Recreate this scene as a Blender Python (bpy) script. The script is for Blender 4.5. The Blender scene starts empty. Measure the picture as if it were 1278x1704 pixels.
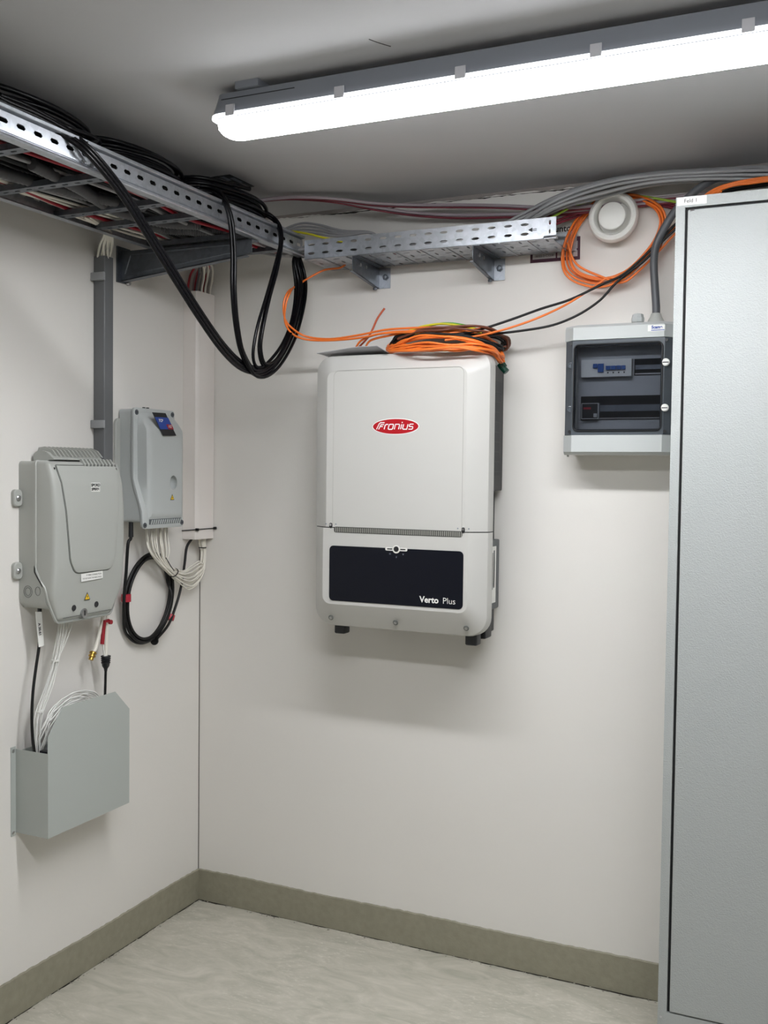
import bpy, bmesh, math, random
from math import sin, cos, pi, radians, sqrt
from mathutils import Vector, Matrix
random.seed(7)
S = bpy.context.scene
COL = S.collection

# ------------------------------------------------------------------ camera
F_PX = 1692.27                       # focal length in pixels of the 1278 x 1704 frame
CAM = Vector((2.1231, -3.0419, 1.5586))
YAW, PITCH, ROLL = 0.4303, -0.0385, 0.0119
fwd = Vector((-sin(YAW) * cos(PITCH), cos(YAW) * cos(PITCH), sin(PITCH)))
r0 = Vector((cos(YAW), sin(YAW), 0)); u0 = r0.cross(fwd)
RIGHT = cos(ROLL) * r0 + sin(ROLL) * u0
UP = -sin(ROLL) * r0 + cos(ROLL) * u0
cd = bpy.data.cameras.new('camera'); co = bpy.data.objects.new('camera', cd); COL.objects.link(co)
cd.sensor_fit = 'VERTICAL'; cd.sensor_height = 36; cd.lens = F_PX / 1704 * 36
cd.clip_start = 0.02
m = Matrix((RIGHT, UP, -fwd)).transposed().to_4x4(); m.translation = CAM
co.matrix_world = m
S.camera = co

# ------------------------------------------------------------------ world, exposure
w = bpy.data.worlds.new('world'); S.world = w; w.use_nodes = True
w.node_tree.nodes['Background'].inputs[0].default_value = (0.6, 0.65, 0.7, 1)
w.node_tree.nodes['Background'].inputs[1].default_value = 0.02
S.view_settings.view_transform = 'Standard'; S.view_settings.look = 'None'
S.view_settings.gamma = 1; S.view_settings.use_curve_mapping = False
S.view_settings.exposure = 0.0
LAMP_STRENGTH = 77.0; LAMP_SIDE = 11.0      # underside and flanks of the luminaires' bowls
S.cycles.max_bounces = 10; S.cycles.diffuse_bounces = 6
S.cycles.use_denoising = True

# ------------------------------------------------------------------ helpers
def W(px, py, ax, v):
    """measured point: image position of a thing on the world plane ax = v"""
    d = fwd + RIGHT * ((px - 639) / F_PX) - UP * ((py - 852) / F_PX)
    i = 'xyz'.index(ax)
    return CAM + d * ((v - CAM[i]) / d[i])

def lin(c):
    return tuple(((v / 255) / 12.92 if v <= 10 else ((v / 255 + .055) / 1.055) ** 2.4) for v in c)

def mat(name, rgb, rough=.5, metal=0, bump=0, bscale=200, spec=.5, var=0, vscale=6, emit=0, coat=0, detail=4):
    M = bpy.data.materials.new(name); M.use_nodes = True
    nt = M.node_tree; b = nt.nodes['Principled BSDF']; c = lin(rgb)
    b.inputs['Base Color'].default_value = (*c, 1); b.inputs['Roughness'].default_value = rough
    b.inputs['Metallic'].default_value = metal; b.inputs['Specular IOR Level'].default_value = spec
    b.inputs['Coat Weight'].default_value = coat
    if bump or var:
        tc = nt.nodes.new('ShaderNodeTexCoord')
    if bump:
        n = nt.nodes.new('ShaderNodeTexNoise'); n.inputs['Scale'].default_value = bscale; n.inputs['Detail'].default_value = detail
        nt.links.new(tc.outputs['Object'], n.inputs['Vector'])
        bp = nt.nodes.new('ShaderNodeBump'); bp.inputs['Strength'].default_value = bump; bp.inputs['Distance'].default_value = .002
        nt.links.new(n.outputs['Fac'], bp.inputs['Height']); nt.links.new(bp.outputs['Normal'], b.inputs['Normal'])
    if var:
        n = nt.nodes.new('ShaderNodeTexNoise'); n.inputs['Scale'].default_value = vscale; n.inputs['Detail'].default_value = 6
        nt.links.new(tc.outputs['Object'], n.inputs['Vector'])
        mx = nt.nodes.new('ShaderNodeMix'); mx.data_type = 'RGBA'
        mx.inputs[6].default_value = (*[v * (1 - var) for v in c], 1); mx.inputs[7].default_value = (*[min(1, v * (1 + var)) for v in c], 1)
        nt.links.new(n.outputs['Fac'], mx.inputs[0]); nt.links.new(mx.outputs[2], b.inputs['Base Color'])
    if emit:
        b.inputs['Emission Color'].default_value = (.96, .975, 1, 1); b.inputs['Emission Strength'].default_value = emit
    return M

def galv(name, rgb, rough=.34, scale=55):
    """zinc coated steel with a crystalline spangle"""
    M = mat(name, rgb, rough, .85)
    nt = M.node_tree; b = nt.nodes['Principled BSDF']
    tc = nt.nodes.new('ShaderNodeTexCoord'); v = nt.nodes.new('ShaderNodeTexVoronoi'); v.inputs['Scale'].default_value = scale
    nt.links.new(tc.outputs['Object'], v.inputs['Vector'])
    mr = nt.nodes.new('ShaderNodeMapRange'); mr.inputs[3].default_value = rough - .03; mr.inputs[4].default_value = rough + .05
    sp = nt.nodes.new('ShaderNodeSeparateColor'); nt.links.new(v.outputs['Color'], sp.inputs[0])
    nt.links.new(sp.outputs[0], mr.inputs[0]); nt.links.new(mr.outputs[0], b.inputs['Roughness'])
    mx = nt.nodes.new('ShaderNodeMix'); mx.data_type = 'RGBA'; c = lin(rgb)
    mx.inputs[6].default_value = (*[x * .90 for x in c], 1); mx.inputs[7].default_value = (*[min(1, x * 1.08) for x in c], 1)
    nt.links.new(sp.outputs[1], mx.inputs[0]); nt.links.new(mx.outputs[2], b.inputs['Base Color'])
    return M

ORG = {}
class MB:
    """collects geometry; build() links it as ONE mesh object"""
    def __init__(s): s.v = []; s.f = []
    def add(s, vs, fs):
        k = len(s.v); s.v += [Vector(v) for v in vs]; s.f += [[i + k for i in f] for f in fs]; return s
    def box(s, x0, x1, y0, y1, z0, z1):
        vs = [(x, y, z) for x in (x0, x1) for y in (y0, y1) for z in (z0, z1)]
        return s.add(vs, [(0, 1, 3, 2), (4, 6, 7, 5), (0, 4, 5, 1), (2, 3, 7, 6), (0, 2, 6, 4), (1, 5, 7, 3)])
    def loft(s, rings, cap0=True, cap1=True, closed=True):
        n = len(rings[0]); vs = [p for r in rings for p in r]; fs = []
        for a in range(len(rings) - 1):
            for i in range(n if closed else n - 1):
                j = (i + 1) % n; fs.append((a * n + i, a * n + j, (a + 1) * n + j, (a + 1) * n + i))
        if cap0: fs.append(list(range(n))[::-1])
        if cap1: fs.append([(len(rings) - 1) * n + i for i in range(n)])
        return s.add(vs, fs)
    def prism(s, poly, ax, a, b, c=0):
        """polygon (2D, in the two other axes) extruded along ax from a to b, optional chamfer c at the b end"""
        def P(p, t): q = list(p); q.insert('xyz'.index(ax), t); return q
        if not c: return s.loft([[P(p, a) for p in poly], [P(p, b) for p in poly]])
        sg = 1 if b > a else -1
        cx = sum(p[0] for p in poly) / len(poly); cy = sum(p[1] for p in poly) / len(poly)
        ins = inset(poly, c)
        return s.loft([[P(p, a) for p in poly], [P(p, b - sg * c) for p in poly], [P(p, b) for p in ins]])
    def cyl(s, p0, p1, r0, r1=None, n=16, cap=True):
        r1 = r0 if r1 is None else r1
        p0 = Vector(p0); p1 = Vector(p1); d = (p1 - p0).normalized()
        a = d.orthogonal().normalized(); b = d.cross(a)
        R = lambda p, r: [p + (a * cos(t) + b * sin(t)) * r for t in [2 * pi * i / n for i in range(n)]]
        return s.loft([R(p0, r0), R(p1, r1)], cap, cap)
    def lathe(s, c, d, prof, n=32):
        """prof: (distance along d, radius)"""
        c = Vector(c); d = Vector(d).normalized(); a = d.orthogonal().normalized(); b = d.cross(a)
        return s.loft([[c + d * h + (a * cos(t) + b * sin(t)) * r for t in [2 * pi * i / n for i in range(n)]] for h, r in prof])
    def tube(s, pts, r, n=8, step=6, closed=False, smooth=True, cap=True, ridges=0):
        P = spline(pts, step, closed) if smooth else [Vector(p) for p in pts]
        N = len(P); T = []
        for i in range(N):
            a = P[(i - 1) % N] if closed else P[max(i - 1, 0)]; b = P[(i + 1) % N] if closed else P[min(i + 1, N - 1)]
            t = (b - a); T.append(t.normalized() if t.length > 1e-9 else Vector((0, 0, 1)))
        u = T[0].orthogonal().normalized(); rings = []
        for i in range(N):
            u = (u - T[i] * u.dot(T[i])); u = u.normalized() if u.length > 1e-6 else T[i].orthogonal().normalized()
            v = T[i].cross(u); rr = r * (1 + (ridges if i % 2 else 0))
            rings.append([P[i] + (u * cos(t) + v * sin(t)) * rr for t in [2 * pi * k / n for k in range(n)]])
        if closed: rings.append(rings[0][:]); return s.loft(rings, False, False)
        return s.loft(rings, cap, cap)
    def plate(s, O, U, V, N, cells, hole, th):
        """perforated plate: cells = (u0,u1,v0,v1[,hole w, hole h]) rectangles, each with one slot or none"""
        O, U, V, N = map(Vector, (O, U, V, N))
        for c in cells:
            a0, a1, b0, b1 = c[:4]; hw, hh = (c[4], c[5]) if len(c) > 4 else hole
            P = lambda a, b, k: O + U * a + V * b + N * (th * k)
            if not hw:
                q = [(a0, b0), (a1, b0), (a1, b1), (a0, b1)]
                s.add([P(*p, 0) for p in q] + [P(*p, 1) for p in q], [(0, 1, 2, 3), (7, 6, 5, 4)]); continue
            cu, cv = (a0 + a1) / 2, (b0 + b1) / 2; A, B = (a1 - a0) / 2, (b1 - b0) / 2
            an = sorted([2 * pi * i / 12 + .01 for i in range(12)] + [math.atan2(y * B, x * A) % (2 * pi) for x in (1, -1) for y in (1, -1)])
            inn, out = [], []
            for t in an:
                x, y = cos(t), sin(t)
                k = min(A / abs(x) if abs(x) > 1e-9 else 1e9, B / abs(y) if abs(y) > 1e-9 else 1e9); out.append((cu + x * k, cv + y * k))
                r = min(hw, hh) / 2; ex, ey = hw / 2 - r, hh / 2 - r
                lo, hi = 0, max(hw, hh)
                for _ in range(22):
                    mid = (lo + hi) / 2; X, Y = abs(x * mid), abs(y * mid)
                    d = math.hypot(max(X - ex, 0), max(Y - ey, 0))
                    if d < r: lo = mid
                    else: hi = mid
                inn.append((cu + x * lo, cv + y * lo))
            s.loft([[P(*p, 0) for p in out], [P(*p, 0) for p in inn], [P(*p, 1) for p in inn], [P(*p, 1) for p in out]], False, False)
        return s
    def build(s, name, M, parent=None, smooth=30, label=None, kind=None, cat=None, group=None, origin=None):
        me = bpy.data.meshes.new(name)
        if parent is not None: o0 = ORG[parent.name]
        elif origin is not None: o0 = Vector(origin)
        else:
            xs = [v.x for v in s.v]; ys = [v.y for v in s.v]; zs = [v.z for v in s.v]
            o0 = Vector(((min(xs) + max(xs)) / 2, (min(ys) + max(ys)) / 2, min(zs)))
        me.from_pydata([tuple(v - o0) for v in s.v], [], s.f)
        bm = bmesh.new(); bm.from_mesh(me); bmesh.ops.remove_doubles(bm, verts=bm.verts, dist=1e-6)
        bmesh.ops.recalc_face_normals(bm, faces=bm.faces); bm.to_mesh(me); bm.free()
        if smooth:
            me.shade_smooth(); me.set_sharp_from_angle(angle=radians(smooth))
        me.materials.append(M)
        o = bpy.data.objects.new(name, me); COL.objects.link(o)
        if parent is not None: o.parent = parent
        else: o.location = o0
        ORG[o.name] = o0
        props(o, label, cat, group, kind)
        return o

def props(o, label=None, cat=None, group=None, kind=None):
    if label: o['label'] = label
    if cat: o['category'] = cat
    if group: o['group'] = group
    if kind: o['kind'] = kind

def thing(name, label, cat, loc, group=None):
    o = bpy.data.objects.new(name, None); COL.objects.link(o); o.location = loc; o.empty_display_size = .05
    ORG[o.name] = Vector(loc); props(o, label, cat, group); return o

def spline(pts, step=6, closed=False):
    P = [Vector(p) for p in pts]; n = len(P); out = []
    rng = n if closed else n - 1
    for i in range(rng):
        g = (lambda k: P[k % n]) if closed else (lambda k: P[min(max(k, 0), n - 1)])
        a, b, c, d = g(i - 1), g(i), g(i + 1), g(i + 2)
        for k in range(step):
            t = k / step
            out.append(.5 * ((2 * b) + (c - a) * t + (2 * a - 5 * b + 4 * c - d) * t * t + (3 * b - a - 3 * c + d) * t ** 3))
    if not closed: out.append(P[-1])
    return out

def rrect(u0, u1, v0, v1, r, n=6):
    """rounded rectangle, r one radius or four (starting at u1,v1, counter-clockwise)"""
    r = r if isinstance(r, (list, tuple)) else (r,) * 4
    out = []
    for k, (cx, cy, a) in enumerate(((u1, v1, 0), (u0, v1, 90), (u0, v0, 180), (u1, v0, 270))):
        R = r[k]; sx = -1 if cx == u1 else 1; sy = -1 if cy == v1 else 1
        for i in range(n + 1):
            t = radians(a + 90 * i / n); out.append((cx + sx * R + cos(t) * R, cy + sy * R + sin(t) * R))
    return out

def inset(poly, d):
    n = len(poly); out = []
    A = sum(poly[i][0] * poly[(i + 1) % n][1] - poly[(i + 1) % n][0] * poly[i][1] for i in range(n))
    sg = 1 if A > 0 else -1
    P = [Vector(p) for p in poly]
    for i in range(n):
        a, b, c = P[i - 1], P[i], P[(i + 1) % n]
        e1 = (b - a); e2 = (c - b)
        if e1.length < 1e-9: e1 = e2
        if e2.length < 1e-9: e2 = e1
        n1 = Vector((-e1.y, e1.x)).normalized() * sg; n2 = Vector((-e2.y, e2.x)).normalized() * sg
        h = (n1 + n2); h = h.normalized() if h.length > 1e-6 else n1
        out.append(tuple(b + h * (d / max(.5, h.dot(n1)))))
    return out

def rpoly(pts, r, n=4):
    """polygon with rounded corners"""
    P = [Vector(p) for p in pts]; k = len(P); out = []
    for i in range(k):
        R = r[i] if isinstance(r, (list, tuple)) else r
        a, b, c = P[i - 1], P[i], P[(i + 1) % k]
        if R <= 0: out.append(tuple(b)); continue
        d1 = (a - b).normalized(); d2 = (c - b).normalized()
        R1 = min(R, (a - b).length * .45, (c - b).length * .45)
        p, q = b + d1 * R1, b + d2 * R1
        for j in range(n + 1):
            t = j / n; out.append(tuple(p * (1 - t) ** 2 + b * 2 * t * (1 - t) + q * t * t))
    return out

def text(body, size, O, U, V, M, parent, name='lettering', bold=0, shear=0, align='CENTER', th=.0004, squeeze=1):
    """flat lettering on a surface: O origin, U reading direction, V up"""
    c = bpy.data.curves.new(name, 'FONT'); c.body = body; c.size = size; c.align_x = align; c.align_y = 'CENTER'
    c.offset = bold; c.shear = shear; c.resolution_u = 3
    t = bpy.data.objects.new('t', c); COL.objects.link(t)
    dg = bpy.context.evaluated_depsgraph_get(); dg.update()
    me = bpy.data.meshes.new_from_object(t.evaluated_get(dg)); bpy.data.objects.remove(t)
    U = Vector(U).normalized(); V = Vector(V).normalized(); N = U.cross(V); O = Vector(O)
    mb = MB(); mb.add([O + U * v.co.x * squeeze + V * v.co.y + N * (th + v.co.z) for v in me.vertices], [list(p.vertices) for p in me.polygons])
    bpy.data.meshes.remove(me)
    return mb.build(name, M, parent, smooth=0)

def strokes(mb, paths, O, U, V, sx, sy, wd, shear=.25, th=.0005):
    """ribbon letters: each path a polyline in letter units"""
    O, U, V = Vector(O), Vector(U), Vector(V); N = U.cross(V)
    for path in paths:
        P = [Vector(((x + y * shear) * sx, y * sy)) for x, y in path]; n = len(P); L = []; R = []
        for i in range(n):
            a = P[max(i - 1, 0)]; b = P[min(i + 1, n - 1)]
            e1 = (P[i] - a) if i else (b - P[i]); e2 = (b - P[i]) if i < n - 1 else e1
            n1 = Vector((-e1.y, e1.x)).normalized(); n2 = Vector((-e2.y, e2.x)).normalized(); h = (n1 + n2).normalized()
            k = wd / 2 / max(.5, h.dot(n1)); L.append(P[i] + h * k); R.append(P[i] - h * k)
        for i in range(n - 1):
            q = [L[i], L[i + 1], R[i + 1], R[i]]
            mb.add([O + U * p.x + V * p.y + N * th for p in q], [(0, 1, 2, 3)])
    return mb

X, Y, Z = Vector((1, 0, 0)), Vector((0, 1, 0)), Vector((0, 0, 1))

# ------------------------------------------------------------------ materials
M_wall = mat('wall_paint', (222, 219, 214), .75, bump=.12, bscale=60, var=.02, vscale=3)
M_ceil = mat('ceiling_paint', (184, 184, 186), .8, bump=.1, bscale=40, var=.03, vscale=3)
M_base = mat('base_paint', (143, 139, 122), .55, bump=.6, bscale=80, var=.18, vscale=45)
M_dark = mat('joint_dirt', (38, 34, 28), .9)
M_rubble = mat('plaster_rubble', (165, 160, 150), .9, bump=.6, bscale=300)
M_galv = galv('zinc_steel', (178, 182, 188), .36, 90)
M_galvd = galv('zinc_steel_dull_shaded', (112, 117, 124), .42, 70)  # darker copy of the zinc, carries the shade on the bracket arms
M_bolt = mat('steel_bolt', (190, 190, 192), .3, 1)
M_cab = mat('cabinet_powder_coat', (164, 168, 167), .47, bump=.6, bscale=300, spec=.38, detail=2)
M_cabgap = mat('cabinet_gap', (24, 25, 26), .8)
M_box = mat('box_grey_sheet', (172, 177, 173), .5, bump=.08, bscale=400)
M_plg = mat('grey_plastic', (172, 174, 169), .42, bump=.05, bscale=500)
M_plg2 = mat('pale_blue_grey_plastic', (184, 188, 187), .38, bump=.05, bscale=500)
M_groove = mat('seam_shadow_gap', (104, 106, 103), .8)
M_white = mat('white_plastic', (226, 225, 220), .4)
M_inv = mat('inverter_white', (191, 190, 186), .38, bump=.03, bscale=600)
M_invgrey = mat('inverter_vent_grey', (66, 66, 62), .6)
M_navy = mat('navy_panel', (9, 12, 23), .42, spec=.25)
M_black = mat('black_plastic', (22, 23, 26), .45)
M_heat = mat('heat_sink_dark', (38, 42, 46), .5, .3)
M_side = mat('connector_box_grey', (86, 90, 92), .5)
M_red = mat('logo_red', (172, 6, 24), .35)
M_paper = mat('label_white', (232, 232, 228), .6)
M_ink = mat('ink_dark', (40, 40, 42), .7)
M_mist = mat('icon_grey', (120, 126, 138), .5)
M_yel = mat('warning_yellow', (232, 190, 40), .5)
M_trunk = mat('trunking_white', (226, 220, 215), .45)
M_cond = mat('conduit_grey', (104, 106, 108), .45)
M_condl = mat('conduit_grey_light', (150, 152, 154), .4)
M_blk = mat('cable_black', (6, 6, 9), .30, spec=.22, bump=.05, bscale=80)
M_blk2 = mat('cable_black_matt', (15, 15, 16), .45, spec=.35)
M_org = mat('cable_orange', (232, 118, 44), .38, bump=.04, bscale=80)
M_brn = mat('cable_shade_brown', (110, 62, 44), .4)  # shade on the right end of the coil, put into the colour
M_grn = mat('earth_green', (98, 168, 60), .4)
M_yg = mat('earth_yellow', (222, 214, 50), .4)
M_greyc = mat('cable_grey', (150, 150, 152), .45)
M_greyd = mat('cable_dark_grey', (84, 86, 90), .45)
M_redc = mat('cable_red', (150, 22, 38), .45)
M_redd = mat('cable_dark_red', (112, 30, 46), .5)
M_gy = mat('earth_green_yellow', (150, 184, 56), .4)
M_purp = mat('cable_purple_grey', (150, 138, 144), .45)
M_wht = mat('cable_white', (226, 222, 212), .4)
M_fib = mat('fibre_white', (230, 230, 226), .4)
M_tape = mat('red_tape', (168, 34, 52), .45)
M_brass = mat('brass', (196, 160, 80), .3, 1)
M_hose = mat('corrugated_hose', (74, 74, 77), .5)
M_blue = mat('label_blue', (34, 66, 150), .4)
M_bluebr = mat('breaker_blue', (40, 90, 165), .4)
M_sheet = mat('film_grey', (178, 178, 182), .35)
M_green = mat('connector_green', (10, 62, 46), .45)
M_purpl = mat('print_purple', (70, 34, 52), .6)
M_inside = mat('device_grey', (186, 188, 190), .5)
M_lampbody = mat('lamp_grey_plastic', (140, 144, 152), .45)
M_clip = mat('lamp_clip', (205, 205, 210), .4)
M_diff = mat('lamp_diffuser', (245, 247, 250), .4, emit=LAMP_STRENGTH)
# the strip of LEDs shines mostly through the underside of the bowl, less through its flanks
_nt = M_diff.node_tree; _g = _nt.nodes.new('ShaderNodeNewGeometry'); _sx = _nt.nodes.new('ShaderNodeSeparateXYZ'); _nt.links.new(_g.outputs['Normal'], _sx.inputs[0])
_mr = _nt.nodes.new('ShaderNodeMapRange'); _mr.inputs[1].default_value = -.2; _mr.inputs[2].default_value = -1.0; _mr.inputs[3].default_value = LAMP_SIDE; _mr.inputs[4].default_value = LAMP_STRENGTH
_nt.links.new(_sx.outputs[2], _mr.inputs[0]); _nt.links.new(_mr.outputs[0], _nt.nodes['Principled BSDF'].inputs['Emission Strength'])

M_rim = mat('lamp_cover_rim', (245, 247, 250), .4, emit=1.25)      # clear edge of the cover, glowing with guided light
# floor: worn grey-green sealed screed
M_floor = mat('floor_screed', (166, 164, 150), .55, bump=.25, bscale=50)
nt = M_floor.node_tree; b = nt.nodes['Principled BSDF']
tc = nt.nodes.new('ShaderNodeTexCoord'); mp = nt.nodes.new('ShaderNodeMapping'); mp.inputs['Scale'].default_value = (1.6, 3.6, 1); mp.inputs['Rotation'].default_value = (0, 0, .6)
nt.links.new(tc.outputs['Object'], mp.inputs['Vector'])
n1 = nt.nodes.new('ShaderNodeTexNoise'); n1.inputs['Scale'].default_value = 3.2; n1.inputs['Detail'].default_value = 10; n1.inputs['Distortion'].default_value = 1.6; n1.inputs['Roughness'].default_value = .62
nt.links.new(mp.outputs[0], n1.inputs['Vector'])
n2 = nt.nodes.new('ShaderNodeTexNoise'); n2.inputs['Scale'].default_value = 26; n2.inputs['Detail'].default_value = 8; n2.inputs['Roughness'].default_value = .7
nt.links.new(mp.outputs[0], n2.inputs['Vector'])
cr = nt.nodes.new('ShaderNodeValToRGB'); e = cr.color_ramp.elements
e[0].position = .3; e[0].color = (*lin((166, 164, 150)), 1); e[1].position = .72; e[1].color = (*lin((200, 195, 183)), 1)
nt.links.new(n1.outputs['Fac'], cr.inputs[0])
cr2 = nt.nodes.new('ShaderNodeValToRGB'); e = cr2.color_ramp.elements; e[0].position = .53; e[0].color = (0, 0, 0, 1); e[1].position = .66; e[1].color = (1, 1, 1, 1)
nt.links.new(n2.outputs['Fac'], cr2.inputs[0])
mx = nt.nodes.new('ShaderNodeMix'); mx.data_type = 'RGBA'; mx.inputs[7].default_value = (*lin((226, 222, 212)), 1)
mm = nt.nodes.new('ShaderNodeMath'); mm.operation = 'MULTIPLY'; mm.inputs[1].default_value = .6
n3 = nt.nodes.new('ShaderNodeTexNoise'); n3.inputs['Scale'].default_value = 2.3; n3.inputs['Detail'].default_value = 3; nt.links.new(tc.outputs['Object'], n3.inputs['Vector'])
cr3 = nt.nodes.new('ShaderNodeValToRGB'); e = cr3.color_ramp.elements; e[0].position = .45; e[0].color = (.04, .04, .04, 1); e[1].position = .66; e[1].color = (.5, .5, .5, 1)
nt.links.new(n3.outputs['Fac'], cr3.inputs[0]); nt.links.new(cr3.outputs[0], mm.inputs[1])
nt.links.new(cr2.outputs[0], mm.inputs[0]); nt.links.new(mm.outputs[0], mx.inputs[0]); nt.links.new(cr.outputs[0], mx.inputs[6]); nt.links.new(mx.outputs[2], b.inputs['Base Color'])

# smoked window
M_smoke = bpy.data.materials.new('smoked_window'); M_smoke.use_nodes = True
nt = M_smoke.node_tree; nt.nodes.clear()
out = nt.nodes.new('ShaderNodeOutputMaterial'); mixs = nt.nodes.new('ShaderNodeMixShader'); tr = nt.nodes.new('ShaderNodeBsdfTransparent'); gl = nt.nodes.new('ShaderNodeBsdfGlossy')
tr.inputs[0].default_value = (.66, .675, .70, 1); gl.inputs[0].default_value = (.9, .9, .95, 1); gl.inputs['Roughness'].default_value = .06
fr = nt.nodes.new('ShaderNodeFresnel'); fr.inputs[0].default_value = 1.5
nt.links.new(fr.outputs[0], mixs.inputs[0]); nt.links.new(tr.outputs[0], mixs.inputs[1]); nt.links.new(gl.outputs[0], mixs.inputs[2]); nt.links.new(mixs.outputs[0], out.inputs[0])
M_smokef = mat('smoked_frame', (78, 84, 90), .3)

# ------------------------------------------------------------------ room
H = 2.432
RX, RY = 3.7, -5.2
def struct(name, mb, M, **k):
    return mb.build(name, M, kind='structure', origin=(0, 0, 0), **k)
struct('floor', MB().box(-.1, RX + .1, RY - .1, .1, -.08, 0), M_floor)
struct('ceiling', MB().box(-.1, RX + .1, RY - .1, .1, H, H + .08), M_ceil)
struct('wall_back', MB().box(-.1, RX + .1, 0, .1, 0, H), M_wall)
struct('wall_left', MB().box(-.1, 0, RY - .1, 0, 0, H), M_wall)
M_far = mat('far_wall_low_bounce', (168, 166, 162), .8)  # unseen walls, toned darker to cut the bounced light
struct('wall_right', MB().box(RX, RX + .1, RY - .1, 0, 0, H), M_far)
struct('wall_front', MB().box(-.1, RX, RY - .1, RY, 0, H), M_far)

def ragged_base(along, length, name):
    """painted plinth band with an uneven upper edge"""
    rnd = random.Random(3 if along == 'x' else 9)
    N = int(length / .012); mb = MB(); rings = []
    h = .112
    for i in range(N + 1):
        t = length * i / N; hh = h + .0016 * sin(t * 9) + rnd.uniform(-.0014, .0014); d = .006
        prof = [(0, .0), (d, .0), (d, hh - .002), (d - .002, hh), (0, hh + .0005)]
        rings.append([(t, -a, z) if along == 'x' else (a, -t, z) for a, z in prof])
    return struct(name, mb.loft(rings), M_base)
bb = ragged_base('x', RX, 'baseboard_back'); bl = ragged_base('y', -RY, 'baseboard_left')
def ragged_joint(along, length, parent):
    """gap of varying width filled with dirt between base band and floor"""
    rnd = random.Random(5 if along == 'x' else 6); mb = MB(); N = int(length / .008); v = 0
    L, R = [], []
    for i in range(N + 1):
        t = length * i / N + .006; v = .85 * v + rnd.uniform(-.0011, .0011)
        wd = max(.0003, .0022 + 1.7 * v + .0026 * sin(t * 7 + 1) * sin(t * 23))
        a, b2 = .0055, .006 + wd
        L.append((t, -a, .0012) if along == 'x' else (a, -t, .0012)); R.append((t, -b2, .0006) if along == 'x' else (b2, -t, .0006))
    vs = L + R; n = N + 1
    return mb.add(vs, [(i, i + 1, n + i + 1, n + i) for i in range(N)]).build('joint_gap', M_dark, parent, smooth=0)
ragged_joint('x', 2.4, bb); ragged_joint('y', 2.4, bl)
# crumbs along the floor joint
mb = MB(); rnd = random.Random(11)
for i in range(120):
    s_ = rnd.uniform(.001, .0035); t = rnd.uniform(.01, 1.7) ** 1
    if rnd.random() < .5: c = Vector((t, -.008 - rnd.random() * .012, 0))
    else: c = Vector((.008 + rnd.random() * .012, -t * .7, 0))
    mb.cyl(c, c + Vector((rnd.uniform(-.002, .002), rnd.uniform(-.002, .002), s_ * .8)), s_ * 1.3, s_ * .6, 6)
mb.build('plaster_crumbs', M_rubble, kind='stuff', label='small plaster crumbs scattered along the foot of the grey base bands', cat='debris')
# rough plaster joint where back wall meets ceiling
mb = MB(); rnd = random.Random(21); rings = []; v = 0
for i in range(300):
    x = .02 + i * .011; v = .7 * v + rnd.uniform(-.0025, .0025)
    d = .004 + abs(v) * .8; z = H - .004 - max(0, .002 + v)
    rings.append([(x, .0, z - .003), (x, -d * .6, z - .001), (x, -d, H - .0005), (x, 0, H - .0002)])
struct('trim_1', mb.loft(rings), mat('plaster_joint', (150, 144, 140), .95, bump=1, bscale=160))
mb = MB(); v = 0
L = []; R = []
for i in range(400):
    x = .02 + i * .008; v = .8 * v + rnd.uniform(-.0009, .0009); wd = max(0.0002, .0008 + v)
    L.append((x, -.0009, H - .012)); R.append((x, -.0009, H - .012 - wd * 1.6))
mb.add(L + R, [(i, i + 1, 401 + i - 0, 400 + i) for i in range(399)])
struct('trim_2', mb, M_dark)
struct('trim_4', MB().box(.0, .0022, -.0022, .0, .112, H - .02), mat('joint_grey', (96, 92, 88), .9))
# scratch on the ceiling
struct('trim_3', MB().tube([W(614, 65, 'z', H), W(630, 71, 'z', H), W(650, 77, 'z', H)], .0012, 6), mat('scratch_dark', (70, 66, 64), .9))

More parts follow.
